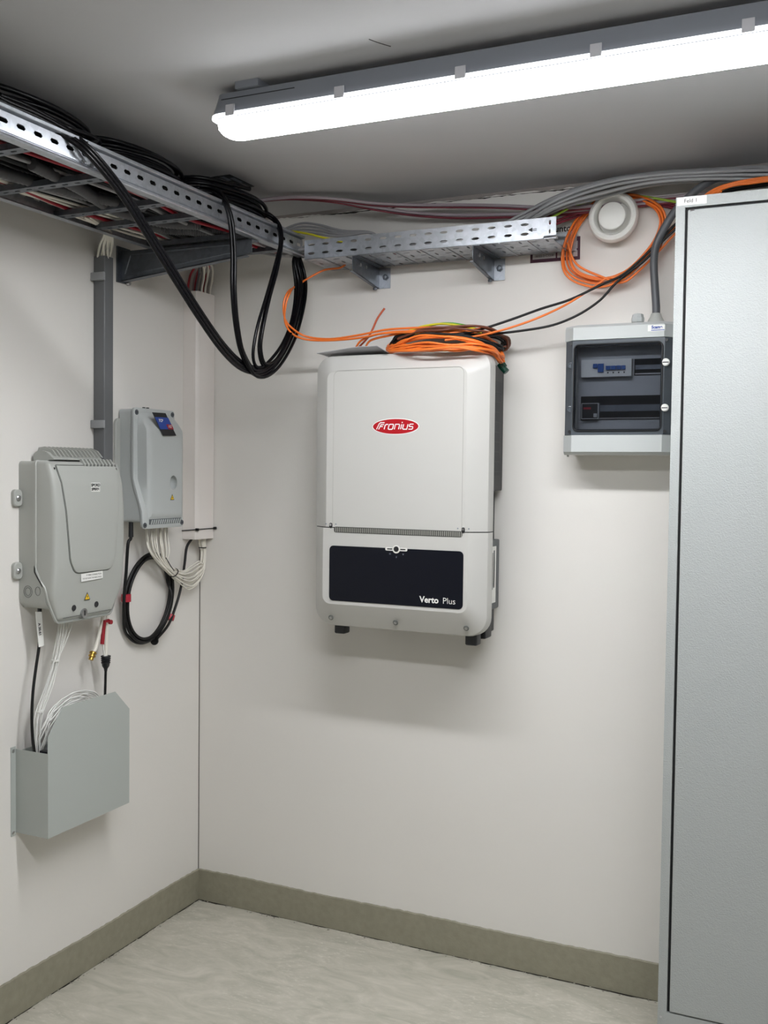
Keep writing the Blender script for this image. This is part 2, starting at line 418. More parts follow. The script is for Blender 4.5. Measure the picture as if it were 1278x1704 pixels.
# ------------------------------------------------------------------ ceiling lamps
def ceiling_lamp(x0, x1, yc, label):
    t = thing('ceiling_light', label, 'lamp', ((x0 + x1) / 2, yc, H))
    ring = lambda x, k, z0, z1, wd: None
    # housing: inverted trough with rounded ends
    def sect(rw, z): return [(p[0], p[1], z) for p in rrect(x0 + (.05 - rw), x1 - (.05 - rw), yc - rw, yc + rw, min(rw * .6, .03))]
    MB().loft([sect(.030, H - .014), sect(.040, H - .018), sect(.0475, H - .05), sect(.050, H - .056), sect(.050, H - .066)]).build('housing', M_lampbody, t)
    # bright rim flange + diffuser bowl
    def s2(rw, z): return [(p[0], p[1], z) for p in rrect(x0 + (.052 - rw), x1 - (.052 - rw), yc - rw, yc + rw, min(rw * .75, .034))]
    MB().loft([s2(.050, H - .0662), s2(.0555, H - .0668), s2(.0555, H - .0725), s2(.047, H - .0735)]).build('cover_rim', M_rim, t)
    MB().loft([s2(.0472, H - .0736), s2(.0472, H - .0752)]).build('seam', M_lampbody, t)
    MB().loft([s2(.0465, H - .0752), s2(.044, H - .092), s2(.036, H - .1015), s2(.022, H - .105)]).build('diffuser', M_diff, t)
    n = 6; cl0 = x0 + .062
    for i in range(n):
        cx = cl0 + (x1 - .062 - cl0) * i / (n - 1)
        for sg in (-1, 1):
            y = yc + sg * .0548
            MB().loft([[(cx - .011, y, H - .050), (cx + .011, y, H - .050), (cx + .011, y + sg * .004, H - .052), (cx - .011, y + sg * .004, H - .052)],
                       [(cx - .011, y, H - .0765), (cx + .011, y, H - .0765), (cx + .011, y + sg * .005, H - .0765), (cx - .011, y + sg * .005, H - .0765)]]).build('clip', M_clip, t)
    for cx in (x0 + .10, x1 - .10):
        MB().box(cx - .03, cx + .03, yc - .05, yc + .02, H - .016, H).build('mounting_bracket', M_lampbody, t)
    for a in (x0 + .03, x1 - .03 - .19):
        for sg in (-1,):
            MB().box(a, a + .19, yc + sg * .0445 - .0007, yc + sg * .0445 + .0007, H - .034, H - .0325).build('slot_line', M_ink, t)
    return t
ceiling_lamp(.772, 2.27, -1.030, 'long lit fluorescent ceiling light with grey housing and frosted cover')
ceiling_lamp(1.25, 2.75, -2.22, 'second long ceiling light, parallel to the first, outside the picture')

# ------------------------------------------------------------------ switch cabinet
cx0, cx1, cy, ct, cb = 1.705, 2.56, -.4, 2.256, .0
t = thing('switch_cabinet', 'tall light grey metal switch cabinet reaching from the floor nearly to the ceiling', 'cabinet', (2.13, -.2, 0))
MB().box(cx0 + .002, cx1 - .002, cy + .012, -.03, .1, ct - .002).build('body', M_cab, t)
MB().box(cx0 + .01, cx1 - .01, cy + .02, -.04, 0, .1).build('plinth', mat('plinth_grey', (92, 94, 94), .5), t)
fr = MB()
fr.box(cx0, cx0 + .0225, cy, cy + .014, .1, ct); fr.box(cx1 - .0225, cx1, cy, cy + .014, .1, ct)
fr.box(cx0 + .0225, cx1 - .0225, cy, cy + .014, ct - .0265, ct); fr.box(cx0 + .0225, cx1 - .0225, cy, cy + .014, .1, .1795)
fr.build('frame', M_cab, t, smooth=0)
MB().box(cx0 + .0225, cx1 - .0225, cy + .008, cy + .0125, .1795, ct - .0265).build('door_seal', M_cabgap, t)
d = MB().prism(rrect(cx0 + .0295, cx1 - .0295, .1835, ct - .0335, .003, 2), 'y', cy + .010, cy - .0015, .0015).build('door', M_cab, t)
MB().box(cx1 - .09, cx1 - .066, cy - .014, cy - .0016, 1.05, 1.2).build('handle', M_black, d)
MB().cyl((cx0 + .008, cy + .002, .165), (cx0 + .008, cy - .001, .165), .0028, n=10).build('rivet', M_bolt, t)
MB().box(cx0 + .003, cx0 + .074, cy - .0006, cy, ct - .0215, ct - .0015).build('label_strip', M_paper, t)
text('Feld 1', .0135, (cx0 + .036, cy - .0008, ct - .0115), X, Z, M_ink, t)
MB().cyl((cx0 + .036, cy - .001, ct - .036), (cx0 + .045, cy - .001, ct - .0355), .0022, n=8).build('hinge_pin', M_bolt, t)

# ------------------------------------------------------------------ inverter
t = thing('solar_inverter', 'large white wall-mounted solar inverter with red oval badge and navy lower panel', 'inverter', (.886, -.13, 1.078))
ix0, ix1, iz0, iz1 = .596, 1.1685, 1.079, 1.9195
MB().prism(rrect(.632, 1.112, 1.12, 1.895, .012, 3), 'y', -.012, -.193).build('rear_housing', M_heat, t)
def ring(x0, x1, z0, z1, r, y): return [(p[0], y, p[1]) for p in rrect(x0, x1, z0, z1, r, 7)]
zs = 1.3905
# upper cover: rounded top corners, square bottom
def up(dx, dt, y, r): return ring(ix0 + dx, ix1 - dx, zs, iz1 - dt, (r, r, .0001, .0001), y)
MB().loft([up(0.004, .002, -.185, .045), up(0, 0, -.192, .047), up(0, 0, -.221, .050), up(.003, .003, -.231, .049), up(.048, .046, -.2655, .030), up(.059, .054, -.2705, .022)]).build('upper_cover', M_inv, t, smooth=22)
def lo(dx, db, y, r): return ring(ix0 + dx, ix1 - dx, iz0 + db, zs - .003, (.0001, .0001, r, r), y)
MB().loft([lo(0.004, .002, -.185, .055), lo(0, 0, -.192, .057), lo(0, 0, -.219, .060), lo(.003, .004, -.228, .058), lo(.040, .064, -.2655, .036), lo(.049, .074, -.2705, .026)]).build('lower_cover', M_inv, t, smooth=22)
# dark joint between the covers
MB().prism([(ix0 + .001, -.19), (ix0 + .001, -.221), (ix0 + .005, -.229), (ix0 + .050, -.2655), (ix1 - .050, -.2655), (ix1 - .005, -.229), (ix1 - .001, -.221), (ix1 - .001, -.19)], 'z', zs - .0034, zs + .0003).build('cover_joint', M_black, t)
# fine groove outline on upper cover
g = MB(); gz1, gx0, gx1 = 1.868, .6775, 1.0995
pth = [(gx0, zs + .008), (gx0, gz1 - .018)] + [(gx0 + .018 - .018 * cos(a), gz1 - .018 + .018 * sin(a)) for a in [radians(15 * i) for i in range(1, 7)]] + \
      [(gx1 - .018 + .018 * sin(a), gz1 - .018 + .018 * cos(a)) for a in [radians(15 * i) for i in range(0, 7)]] + [(gx1, zs + .008)]
g.tube([(x, -.2703, z) for x, z in pth], .0009, 5, smooth=False)
g.build('groove_line', mat('groove_grey', (168, 167, 162), .6), t)
# vent between covers
vt = MB().prism(rrect(.683, 1.102, zs - .0165, zs + .0015, .006, 3), 'y', -.2680, -.2712).build('vent', M_invgrey, t)
mb = MB()
for i in range(64):
    x = .688 + i * .0065; mb.box(x, x + .0032, -.2722, -.271, zs - .0145, zs - .0005)
mb.build('vent_slats', mat('vent_light', (138, 138, 132), .5), vt, kind='stuff')
for x in (.672, 1.1045):
    s_ = MB().prism(rrect(x - .0052, x + .0052, zs - .004, zs + .0125, .005, 4), 'y', -.2702, -.2716).build('screw_slot', M_black, t)
    MB().cyl((x, -.2716, zs + .0065), (x, -.2735, zs + .0065), .0035, n=12).build('screw', M_bolt, s_)
    for dx in (-.017, .017):
        MB().lathe((x + dx, -.2705, zs + .009), -Y, [(0, .0022), (.0004, .0022)], 10).build('lock_mark', M_mist, s_)
# navy panel
pn = MB().prism(rrect(.6685, 1.1065, 1.164, 1.3335, .013, 5), 'y', -.2700, -.2725, .0006).build('display_panel', M_navy, t)
# led ring indicator
zi = 1.3315
mb = MB()
def pill(x0, x1, z0, z1, y0, y1, r): mb.prism(rrect(x0, x1, z0, z1, r, 5), 'y', y0, y1)
pill(.858, .930, zi - .0055, zi + .0045, -.272, -.2735, .0045)
mb.cyl((.894, -.272, zi - .0005), (.894, -.2738, zi - .0005), .0122, n=28)
ind = mb.build('led_indicator', M_white, pn)
MB().cyl((.894, -.2736, zi), (.894, -.2745, zi), .0082, n=24).build('button', M_black, pn)
for a in (.8645, .9075): MB().box(a, a + .0165, -.2742, -.2734, zi - .0018, zi + .0014).build('led_bar', M_black, pn)
ic = MB(); y_ = -.2728
ic.box(.871, .8765, y_, y_ + .0002, 1.3145, 1.3155); ic.box(.871, .8765, y_, y_ + .0002, 1.3175, 1.3185); ic.box(.871, .872, y_, y_ + .0002, 1.3145, 1.3185)
ic.add([(.9135, y_, 1.3185), (.9195, y_, 1.3185), (.9165, y_, 1.3135)], [(0, 1, 2)])
ic.add([(.8955, y_, 1.3115), (.892, y_, 1.307), (.8945, y_, 1.307), (.893, y_, 1.303), (.897, y_, 1.3085), (.8945, y_, 1.3085)], [(0, 1, 2, 5), (2, 3, 4, 5)])
ic.build('icon', M_mist, pn, smooth=0)
text('Verto', .0255, (1.0015, -.2726, 1.1855), X, Z, M_paper, pn, bold=.0007)
text('Plus', .0255, (1.0645, -.2726, 1.1855), X, Z, M_paper, pn, bold=-.0002)
# red oval badge
def ell(cx, cz, a, b2, y): return [(cx + a * cos(2 * pi * i / 48), y, cz + b2 * sin(2 * pi * i / 48)) for i in range(48)]
bx, bz = .8855, 1.697
bd = MB().loft([ell(bx, bz, .0765, .0245, -.2703), ell(bx, bz, .0765, .0245, -.2708)]).build('badge_rim', M_paper, t)
bd2 = MB().loft([ell(bx, bz, .0738, .0222, -.2708), ell(bx, bz, .0738, .0222, -.2713)]).build('badge', M_red, bd)
paths = [[(0, 0), (.25, 1.0), (.45, 1.22), (1.25, 1.22)], [(.42, 0), (.56, .55), (.68, .86), (1.25, .86)], [(.60, .52), (1.1, .52)],
         [(1.5, 0), (1.5, .72), (1.68, .9), (2.05, .9)],
         [(2.38, 0), (3.0, 0), (3.12, .12), (3.12, .78), (3.0, .9), (2.38, .9), (2.26, .78), (2.26, .12), (2.38, 0)],
         [(3.48, 0), (3.48, .9), (4.15, .9), (4.3, .76), (4.3, 0)],
         [(4.68, 0), (4.68, .9)], [(4.68, 1.12), (4.68, 1.32)],
         [(5.05, .9), (5.05, .14), (5.2, 0), (5.88, 0), (5.88, .9)],
         [(6.95, .9), (6.3, .9), (6.22, .8), (6.22, .55), (6.3, .46), (6.85, .46), (6.95, .36), (6.95, .1), (6.85, 0), (6.2, 0)]]
strokes(MB(), paths, (bx - .062, -.2713, bz - .0085), X, Z, .0168, .0165, .0030, .28).build('lettering', M_paper, bd, smooth=0)
# bottom screws on the slanted lip
for x in (.668, .887, 1.113):
    c = Vector((x, -.2570, 1.108)); nrm = Vector((0, -.93, -.36)).normalized()
    s_ = MB().lathe(c, nrm, [(-.002, .0085), (.0004, .0085), (.0008, .0062)], 18).build('screw_recess', M_groove, t)
    MB().lathe(c, nrm, [(-.001, .0048), (.0024, .0044), (.003, .002)], 12).build('screw', M_bolt, s_)
# right-hand side parts
fan = MB().prism(rpoly([(-.188, 1.895), (-.022, 1.880), (-.022, 1.508), (-.188, 1.508)], .01), 'x', 1.10, 1.1385).build('fan_cover', M_black, t)
mb = MB()
mb.prism(rpoly([(-.165, 1.845), (-.05, 1.838), (-.05, 1.79), (-.065, 1.77), (-.065, 1.62), (-.05, 1.60), (-.05, 1.555), (-.165, 1.555)], .006), 'x', 1.1385, 1.1415)
mb.build('fan_frame', M_heat, fan)
for i in range(9): MB().box(1.1395, 1.1435, -.158, -.06, 1.565 + i * .03, 1.568 + i * .03).build('grille_bar', M_black, fan)
cb_ = MB().prism(rrect(-.186, -.03, 1.145, 1.358, .004, 2), 'x', 1.10, 1.136, .002).build('connector_box', M_side, t)
MB().box(1.136, 1.1366, -.172, -.062, 1.165, 1.338).build('rating_label', M_paper, cb_)
mb = MB(); rnd = random.Random(4)
for i in range(12):
    y = -.165 + (i % 6) * .016
    mb.box(1.1366, 1.1369, y, y + .009, 1.20 + rnd.random() * .02, 1.30 + rnd.random() * .03)
mb.build('label_print', M_side, cb_, smooth=0)
for (a, b2, y0, y1, z0, z1) in ((.655, .692, -.21, -.17, 1.052, 1.09), (1.092, 1.130, -.21, -.17, 1.050, 1.09), (1.09, 1.136, -.15, -.09, 1.062, 1.13), (1.10, 1.130, -.09, -.05, 1.075, 1.145)):
    MB().prism(rrect(a, b2, y0, y1, .006, 3), 'z', z1, z0, .003).build('foot', M_black, t)

# green plug of the earth coil at the top corner of the inverter
pg = thing('earth_plug', 'small dark green plug beside the top corner of the white inverter', 'plug', W(838, 612, 'y', -.1))
MB().cyl(W(832, 607, 'y', -.1), W(843, 619, 'y', -.1), .009, .010, 12).build('plug_body', M_green, pg)
MB().cyl(W(833, 605, 'y', -.1), W(838, 612, 'y', -.1), .013, .013, 8).build('collar', M_green, pg)

# loose film on top of the inverter
def sheet(name, pts_grid, M, th, label, cat):
    mb = MB(); n = len(pts_grid[0]); r = len(pts_grid)
    top = [Vector(p) for row in pts_grid for p in row]; bot = [p - Vector((0, 0, th)) for p in top]
    fs = []
    for i in range(r - 1):
        for j in range(n - 1):
            a = i * n + j; fs.append((a, a + 1, a + n + 1, a + n))
            fs.append(tuple(k + r * n for k in (a + n, a + n + 1, a + 1, a)))
    edge = [j for j in range(n)] + [i * n + n - 1 for i in range(1, r)] + [(r - 1) * n + j for j in range(n - 2, -1, -1)] + [i * n for i in range(r - 2, 0, -1)]
    for k in range(len(edge)):
        a, b2 = edge[k], edge[(k + 1) % len(edge)]; fs.append((a, b2, b2 + r * n, a + r * n))
    mb.add(top + bot, fs)
    return mb.build(name, M, smooth=40, label=label, cat=cat)
rows = []
edge_z = (1.927, 1.929, 1.933, 1.937, 1.939, 1.9405, 1.9415, 1.942, 1.922)
for y, q, dx in ((-.255, 1, .0), (-.215, .55, -.004), (-.15, .12, -.006), (-.05, 0, -.008)):
    rows.append([(.612 + .231 * i / 8 + dx * (i / 8) + .004 * sin(i * 2 + y * 30), y, 1.9212 + (edge_z[i] - 1.9212) * q + .0012 * sin(i * 1.7 + y * 50) * (q > 0)) for i in range(9)])
sheet('plastic_film', rows, M_sheet, .0015, 'creased grey plastic film lying on top of the white inverter', 'film')

# ------------------------------------------------------------------ distribution box with smoked door
t = thing('distribution_box', 'small light grey breaker box with smoked transparent door beside the cabinet', 'breaker box', (1.512, -.07, 1.62))
dx0, dx1, dz0, dz1 = 1.356, 1.668, 1.618, 1.990
MB().prism(rrect(dx0, dx1, dz0, dz1, .012, 3), 'y', -.0005, -.075).build('back_box', M_white, t)
def band(z0, z1, nm, top):
    # lid profile seen from above: flat front with slanted flanks
    def prof(d, z): return [(dx0 - .003, -.075, z), (dx0 - .003, -.108 + d, z), (dx0 + .028 + d, -.140 + d, z), (dx1 - .028 - d, -.140 + d, z), (dx1 + .003, -.108 + d, z), (dx1 + .003, -.075, z)]
    zz = [(0, z0), (0, z1 - .008), (.010, z1)] if top else [(.010, z0), (0, z0 + .008), (0, z1)]
    MB().loft([prof(a, z) for a, z in zz]).build(nm, M_plg2, t)
band(1.946, dz1, 'lid_top', True); band(dz0, 1.6735, 'lid_bottom', False)
# smoked side frame
def fprof(x, y): return (x, y)
mb = MB()
for sx in (-1, 1):
    e = dx0 if sx < 0 else dx1; q = lambda a: e + (a if sx < 0 else -a)
    mb.prism([(q(0), -.075), (q(0), -.108), (q(.026), -.137), (q(.036), -.137), (q(.036), -.128), (q(.01), -.09), (q(.01), -.075)], 'z', 1.6745, 1.945)
mb.box(dx0 + .036, dx1 - .036, -.137, -.125, 1.928, 1.945); mb.box(dx0 + .036, dx1 - .036, -.137, -.125, 1.6745, 1.691)
df = mb.build('door_frame', M_smokef, t)
MB().prism([(p[0], p[1]) for p in rrect(dx0 + .033, dx1 - .033, 1.688, 1.931, .012, 5)], 'y', -.1385, -.1435, .003).build('window_pane', M_smoke, t)
g = MB(); g.tube([(p[0], -.1405, p[1]) for p in rrect(dx0 + .0315, dx1 - .0315, 1.6865, 1.9325, .014, 5)], .0022, 6, closed=True, smooth=False); g.build('door_seal', M_black, t)
# inside
pl = MB().box(dx0 + .03, dx1 - .03, -.082, -.0755, 1.690, 1.930).build('inner_cover', M_inside, t)
dv = MB().box(1.400, 1.545, -.104, -.082, 1.843, 1.893).build('device_row', M_paper, t)
for i, (x, wd) in enumerate(((1.436, .012), (1.450, .016), (1.473, .013), (1.488, .013), (1.503, .013), (1.518, .010))):
    z0 = 1.868 if i == 0 else (1.856 if i == 1 else 1.862); z1 = z0 + (.012 if i == 0 else .024 if i == 1 else .011)
    MB().box(x, x + wd, -.111, -.104, z0, z1).build('breaker_lever', M_bluebr, dv)
for i in range(4):
    MB().box(1.476 + i * .0155, 1.480 + i * .0155, -.1045, -.104, 1.852, 1.856).build('terminal_mark', M_ink, dv)
def slot_window(x0, x1, z0, z1):
    a = MB().box(x0, x1, -.0835, -.0822, z0, z1).build('opening', M_cabgap, t)
    MB().box(x0 + .003, x1, -.086, -.0835, z0 + .002, z0 + .006).build('rail', M_bolt, a)
    MB().box(x0 + .003, x1, -.0855, -.0835, z0 + (z1 - z0) * .35, z0 + (z1 - z0) * .62).build('din_rail', M_galvd, a)
slot_window(1.549, 1.628, 1.846, 1.893); slot_window(1.396, 1.624, 1.720, 1.789)
mt = MB().box(1.402, 1.452, -.1, -.0836, 1.722, 1.768).build('meter', M_inside, t)
MB().box(1.404, 1.450, -.1006, -.1, 1.724, 1.766).build('meter_face', M_black, mt)
MB().box(1.438, 1.448, -.1012, -.1006, 1.727, 1.738).build('meter_button', M_inside, mt)
MB().box(1.408, 1.430, -.1012, -.1006, 1.75, 1.756).build('meter_mark', M_redc, mt)
for x in (dx0 + .0215, dx1 - .0215):
    for z in (1.6835, 1.937): MB().cyl((x, -.130, z), (x, -.1375, z), .0045, n=12).build('corner_hole', M_black, t)
for z in (1.875, 1.749):
    c = Vector((dx1 - .022, -.1355, z))
    l_ = MB().lathe(c, -Y, [(0, .0105), (.006, .0105), (.008, .0085)], 24).build('latch', M_paper, t)
    MB().box(c.x - .008, c.x + .008, -.1443, -.1435, z - .0018, z + .0006).build('latch_slot', M_ink, l_)
    c = Vector((dx0 + .021, -.131, z)); MB().lathe(c, -Y, [(0, .009), (.003, .009), (.0035, .007), (.001, .006)], 20).build('hinge_plug', M_smokef, t)
lb = MB().box(1.595, 1.642, -.1408, -.1402, 1.962, 1.979).build('maker_label', M_paper, t)
text('Scame', .0115, (1.620, -.1409, 1.9725), X, Z, M_blue, lb, bold=.0006)
MB().box(1.604, 1.641, -.1411, -.1408, 1.9635, 1.9655).build('label_line', M_blue, lb)
MB().cyl((dx0 + .006, -.09, dz0 - .006), (dx0 + .006, -.09, dz0 + .002), .003, n=8).build('drain_pin', M_plg, t)
# glands
gx, gy = 1.552, -.062
g_ = MB().lathe((gx, gy, dz1 - .001), Z, [(0, .013), (.014, .013)], 20).build('cable_gland', M_plg2, t)
MB().lathe((gx, gy, dz1 + .010), Z, [(0, .0175), (.003, .0185), (.012, .0185), (.014, .017), (.022, .0155), (.024, .012)], 8).build('gland_nut', M_plg2, g_)
gx2 = 1.603
MB().lathe((gx2, gy, dz1 - .001), Z, [(0, .027), (.003, .027), (.010, .024), (.024, .0165), (.032, .014), (.034, .0125)], 24).build('grommet', M_plg, t)

# ------------------------------------------------------------------ ventilation valve
_v = W(1021, 362, 'y', -.05); vc = (_v.x, -.033, _v.z)
t = thing('air_valve', 'round white air valve mounted high on the back wall inside the orange coil', 'vent', vc)
MB().cyl((vc[0], 0, vc[2]), (vc[0], -.036, vc[2]), .030, n=28).build('duct_collar', M_white, t)
MB().lathe(vc, -Y, [(0, .048), (.004, .060), (.010, .0705), (.018, .0735), (.027, .0722), (.034, .0675), (.037, .061), (.034, .0545), (.026, .0495), (.012, .0475), (.003, .047), (.002, .001)], 48).build('outer_ring', M_white, t)
MB().lathe(vc, -Y, [(.002, .008), (.016, .010), (.026, .036), (.034, .0395), (.038, .0398), (.041, .038), (.0435, .029), (.0445, .001)], 48).build('center_disc', M_white, t)

# ------------------------------------------------------------------ printed stickers on wall and ceiling
st = thing('wall_sticker', 'purple and white printed sticker on the wall behind the tray end', 'sticker', (1.288, 0, 2.205))
MB().box(1.2105, 1.3645, -.0012, -.0002, 2.206, 2.275).build('backing', M_purpl, st)
MB().box(1.218, 1.290, -.0016, -.0012, 2.216, 2.234).build('number_field', mat('faded_grey', (176, 172, 172), .6), st)
MB().box(1.295, 1.357, -.0016, -.0012, 2.216, 2.234).build('number_field', bpy.data.materials['faded_grey'], st)
MB().box(1.218, 1.357, -.0016, -.0012, 2.240, 2.262).build('number_field', bpy.data.materials['faded_grey'], st)
text('18002-2-C3208', .0095, (1.254, -.0017, 2.2245), X, Z, M_ink, st); text('300023', .0125, (1.326, -.0017, 2.2245), X, Z, M_ink, st)
text('untos', .027, (1.316, -.0006, 2.3015), X, Z, M_ink, st, bold=.0006)
cs = thing('ceiling_sticker', 'dark printed sticker on the ceiling above the black cable coil', 'sticker', (.39, -.4, H - .001))
MB().box(.345, .435, -.48, -.345, H - .0012, H - .0002).build('backing', M_navy, cs)
for i in range(4):
    MB().box(.352 + i * .021, .366 + i * .021, -.472 + (i % 2) * .02, -.43 + (i % 2) * .03, H - .0016, H - .0012).build('print_field', M_mist, cs)
    MB().box(.352 + i * .021, .357 + i * .021, -.40, -.352, H - .0016, H - .0012).build('print_line', M_purp, cs)

# ------------------------------------------------------------------ cable ladder along the left wall
t = thing('cable_ladder', 'galvanised steel cable ladder running below the ceiling along the left wall', 'cable ladder', (.3, -1.2, 2.25))
def rail(xf, sgn):
    mb = MB(); y0, y1 = -2.45, -.155
    cells = []; y = y0
    while y < y1 - .01:
        yn = min(y + .05, y1); cells.append((y - y0, yn - y0, 0, .032)); y = yn
    # web with slots between two plain strips
    mb.plate((xf, y0, 2.268), Y, Z, X * -sgn, cells, (.027, .0105), .0015)
    # folded profile: top lip, recess, bottom ribs
    P = [(0, 2.302), (0, 2.3), (-.005, 2.3), (-.005, 2.305), (.008, 2.3065), (.009, 2.308), (.009, 2.314), (.004, 2.316), (-.012, 2.316), (-.012, 2.3145), (.003, 2.3145), (.0075, 2.313), (.0075, 2.309), (-.0065, 2.3065), (-.0065, 2.2985), (-.0015, 2.2985)]
    Q = [(0, 2.268), (0, 2.266), (.005, 2.264), (.005, 2.260), (.002, 2.259), (.002, 2.2575), (.006, 2.2565), (.008, 2.252), (.006, 2.249), (-.018, 2.249), (-.018, 2.2505), (.0045, 2.2505), (.006, 2.252), (.0045, 2.255), (-.0015, 2.258), (-.0015, 2.268)]
    for prof in (P, Q):
        pp = [(xf + a * sgn, z) for a, z in prof]
        mb.prism([(a, z) for a, z in pp], 'y', y0, y1)
    return mb.build('side_rail', M_galv, t, smooth=0)
# prism along y takes (x,z) pairs
rail(.498, 1); rail(.112, -1)
for y in (-1.335, -1.09, -.845, -.695, -.44, -.25, -1.62, -1.9, -2.2):
    mb = MB()
    cells = []; x = .112
    while x < .495: cells.append((x - .112, x - .112 + .0383, 0, .028)); x += .0383
    mb.plate((.112, y - .014, 2.2515), X, Y, Z, cells, (.018, .007), .0015)
    mb.box(.112, .495, y - .0155, y - .014, 2.2515, 2.266); mb.box(.112, .495, y + .014, y + .0155, 2.2515, 2.266)
    mb.build('rung', M_galvd, t, smooth=0)
for y in (-1.19, -1.16, -.60, -.56, -.52):
    MB().cyl((.502, y, 2.262), (.506, y, 2.262), .0045, n=8).build('bolt', M_bolt, t)

# cantilever under the ladder
t = thing('cantilever_bracket', 'long tapered steel cantilever bracket fixed to the left wall under the cable ladder', 'bracket', (0, -.43, 2.15))
mb = MB()
arm = [(.006, 2.246), (.49, 2.246), (.49, 2.208), (.466, 2.200), (.006, 2.154)]
mb.prism(arm, 'y', -.446, -.4435)
mb.box(.006, .49, -.446, -.405, 2.2445, 2.247)
mb.loft([[(.006, -.446, 2.154), (.006, -.42, 2.154), (.006, -.42, 2.1565), (.006, -.446, 2.1565)], [(.466, -.446, 2.200), (.466, -.42, 2.200), (.466, -.42, 2.2025), (.466, -.446, 2.2025)]])
ar = mb.build('arm', M_galvd, t, smooth=0)
MB().tube([(.045, -.4455, 2.235), (.43, -.4455, 2.235), (.435, -.4455, 2.228), (.43, -.4455, 2.222)], .004, 6, smooth=False).build('stiffening_bead', M_galvd, ar)
MB().tube([(.045, -.4455, 2.235), (.022, -.4455, 2.176), (.03, -.4455, 2.171), (.43, -.4455, 2.212)], .003, 6, smooth=False).build('stiffening_bead', M_galvd, ar)
MB().box(0.0005, .006, -.462, -.40, 2.150, 2.262).build('wall_plate', M_galvd, t)
MB().cyl((.006, -.415, 2.152), (.018, -.415, 2.152), .006, n=8).build('bolt', M_bolt, t)

# ------------------------------------------------------------------ perforated tray along the back wall
t = thing('cable_tray', 'perforated galvanised cable tray on two brackets along the back wall', 'cable tray', (.93, -.1, 2.23))
tx0, tx1 = .531, 1.344
mb = MB(); cells = []
n = int((tx1 - tx0 - .06) / .0497)
for i in range(n + 1):
    a = i * .0497; b2 = a + .0497
    if b2 > tx1 - tx0 - .045: break
    for z0, z1 in ((.004, .031), (.031, .058)): cells.append((a, b2, z0, z1, .026, .0075))
last = a
cells += [(last, tx1 - tx0 - .036, .004, .031, 0, 0), (last, tx1 - tx0 - .036, .031, .058, 0, 0)]
cells += [(tx1 - tx0 - .036, tx1 - tx0, .031, .058, .006, .013), (tx1 - tx0 - .036, tx1 - tx0, .008, .031, .006, .012)]
mb.plate((tx0, -.2, 2.23), X, Z, Y, cells, (.026, .0075), .0012)
mb.box(tx0, tx1, -.2, -.1985, 2.288, 2.2895); mb.box(tx0, tx1 - .036, -.2, -.1985, 2.230, 2.234)
fs = mb.build('front_side', M_galv, t, smooth=0)
# press mark (arrow) near the end of the side
MB().add([(1.262, -.2004, 2.258), (1.275, -.2004, 2.2645), (1.275, -.2004, 2.2515)], [(0, 1, 2)]).add([(1.275, -.2004, 2.2605), (1.288, -.2004, 2.2605), (1.288, -.2004, 2.2588), (1.275, -.2004, 2.2588)], [(0, 1, 2, 3)]).add([(1.275, -.2004, 2.2565), (1.288, -.2004, 2.2565), (1.288, -.2004, 2.2548), (1.275, -.2004, 2.2548)], [(0, 1, 2, 3)]).build('arrow_mark', M_ink, fs, smooth=0)
mb = MB(); cells = []
a = 0; i = 0
while a < tx1 - tx0 - .03:
    for r_, (v0, v1) in enumerate(((0.004, .05), (.05, .098), (.098, .146), (.146, .19))):
        hw, hh = ((.007, .032) if (i + r_) % 2 else (.026, .007))
        cells.append((a, min(a + .04, tx1 - tx0), v0, v1, hw, hh))
    a += .04; i += 1
mb.plate((tx0, -.199, 2.230), X, Y, Z, cells, (.007, .03), .0012)
mb.box(tx0, tx1, -.2, -.195, 2.2295, 2.231)
for i in range(9): mb.box(tx0 + .06 + i * .083, tx0 + .064 + i * .083, -.195, -.012, 2.2275, 2.2302)
mb.build('tray_bottom', M_galv, t, smooth=0)
MB().box(tx0, tx1 + .012, -.0095, -.008, 2.230, 2.2895).build('rear_side', M_galv, t)
MB().loft([[(tx1 - .036, -.2, 2.2345), (tx1 - .036, -.188, 2.2285), (tx1 - .036, -.187, 2.230), (tx1 - .036, -.199, 2.236)], [(tx1 + .002, -.2, 2.2375), (tx1 + .002, -.185, 2.2295), (tx1 + .002, -.184, 2.231), (tx1 + .002, -.199, 2.239)]]).build('folded_lip', M_galv, t)

def wall_bracket(x0, x1, label):
    t = thing('tray_bracket', label, 'bracket', ((x0 + x1) / 2, 0, 2.16), 'brackets under the perforated tray')
    MB().box(x0 - .002, x1, -.004, -.0003, 2.160, 2.2255).build('wall_plate', M_galv, t)
    mb = MB(); 
    for x in (x0 + .012,):
        mb.prism([(-.200, 2.2285), (-.200, 2.190), (-.192, 2.182), (-.004, 2.160), (-.004, 2.2285)], 'x', x, x + .002)
    mb.box(x0 + .012, x0 + .034, -.2, -.004, 2.2265, 2.2285)
    mb.loft([[(x0 + .002, -.196, 2.183), (x0 + .014, -.196, 2.183), (x0 + .014, -.196, 2.185), (x0 + .002, -.196, 2.185)], [(x0 + .002, -.004, 2.160), (x0 + .014, -.004, 2.160), (x0 + .014, -.004, 2.162), (x0 + .002, -.004, 2.162)]])
    mb.build('arm', M_galvd, t, smooth=0)
    MB().lathe((x1 - .016, -.004, 2.196), -Y, [(0, .011), (.0025, .011), (.0026, .0075), (.010, .0075), (.011, .005)], 6).build('bolt', M_galvd, t)
    MB().lathe((x0 + .006, -.02, 2.158), Z, [(-.004, .007), (.003, .007)], 6).build('bolt', M_galvd, t)
    for y in (-.15, -.11): MB().cyl((x0 + .014, y, 2.21), (x0 + .018, y, 2.21), .006, n=8).build('side_bolt', M_bolt, t)
wall_bracket(.688, .741, 'galvanised tray bracket on the back wall above the orange cable stub')
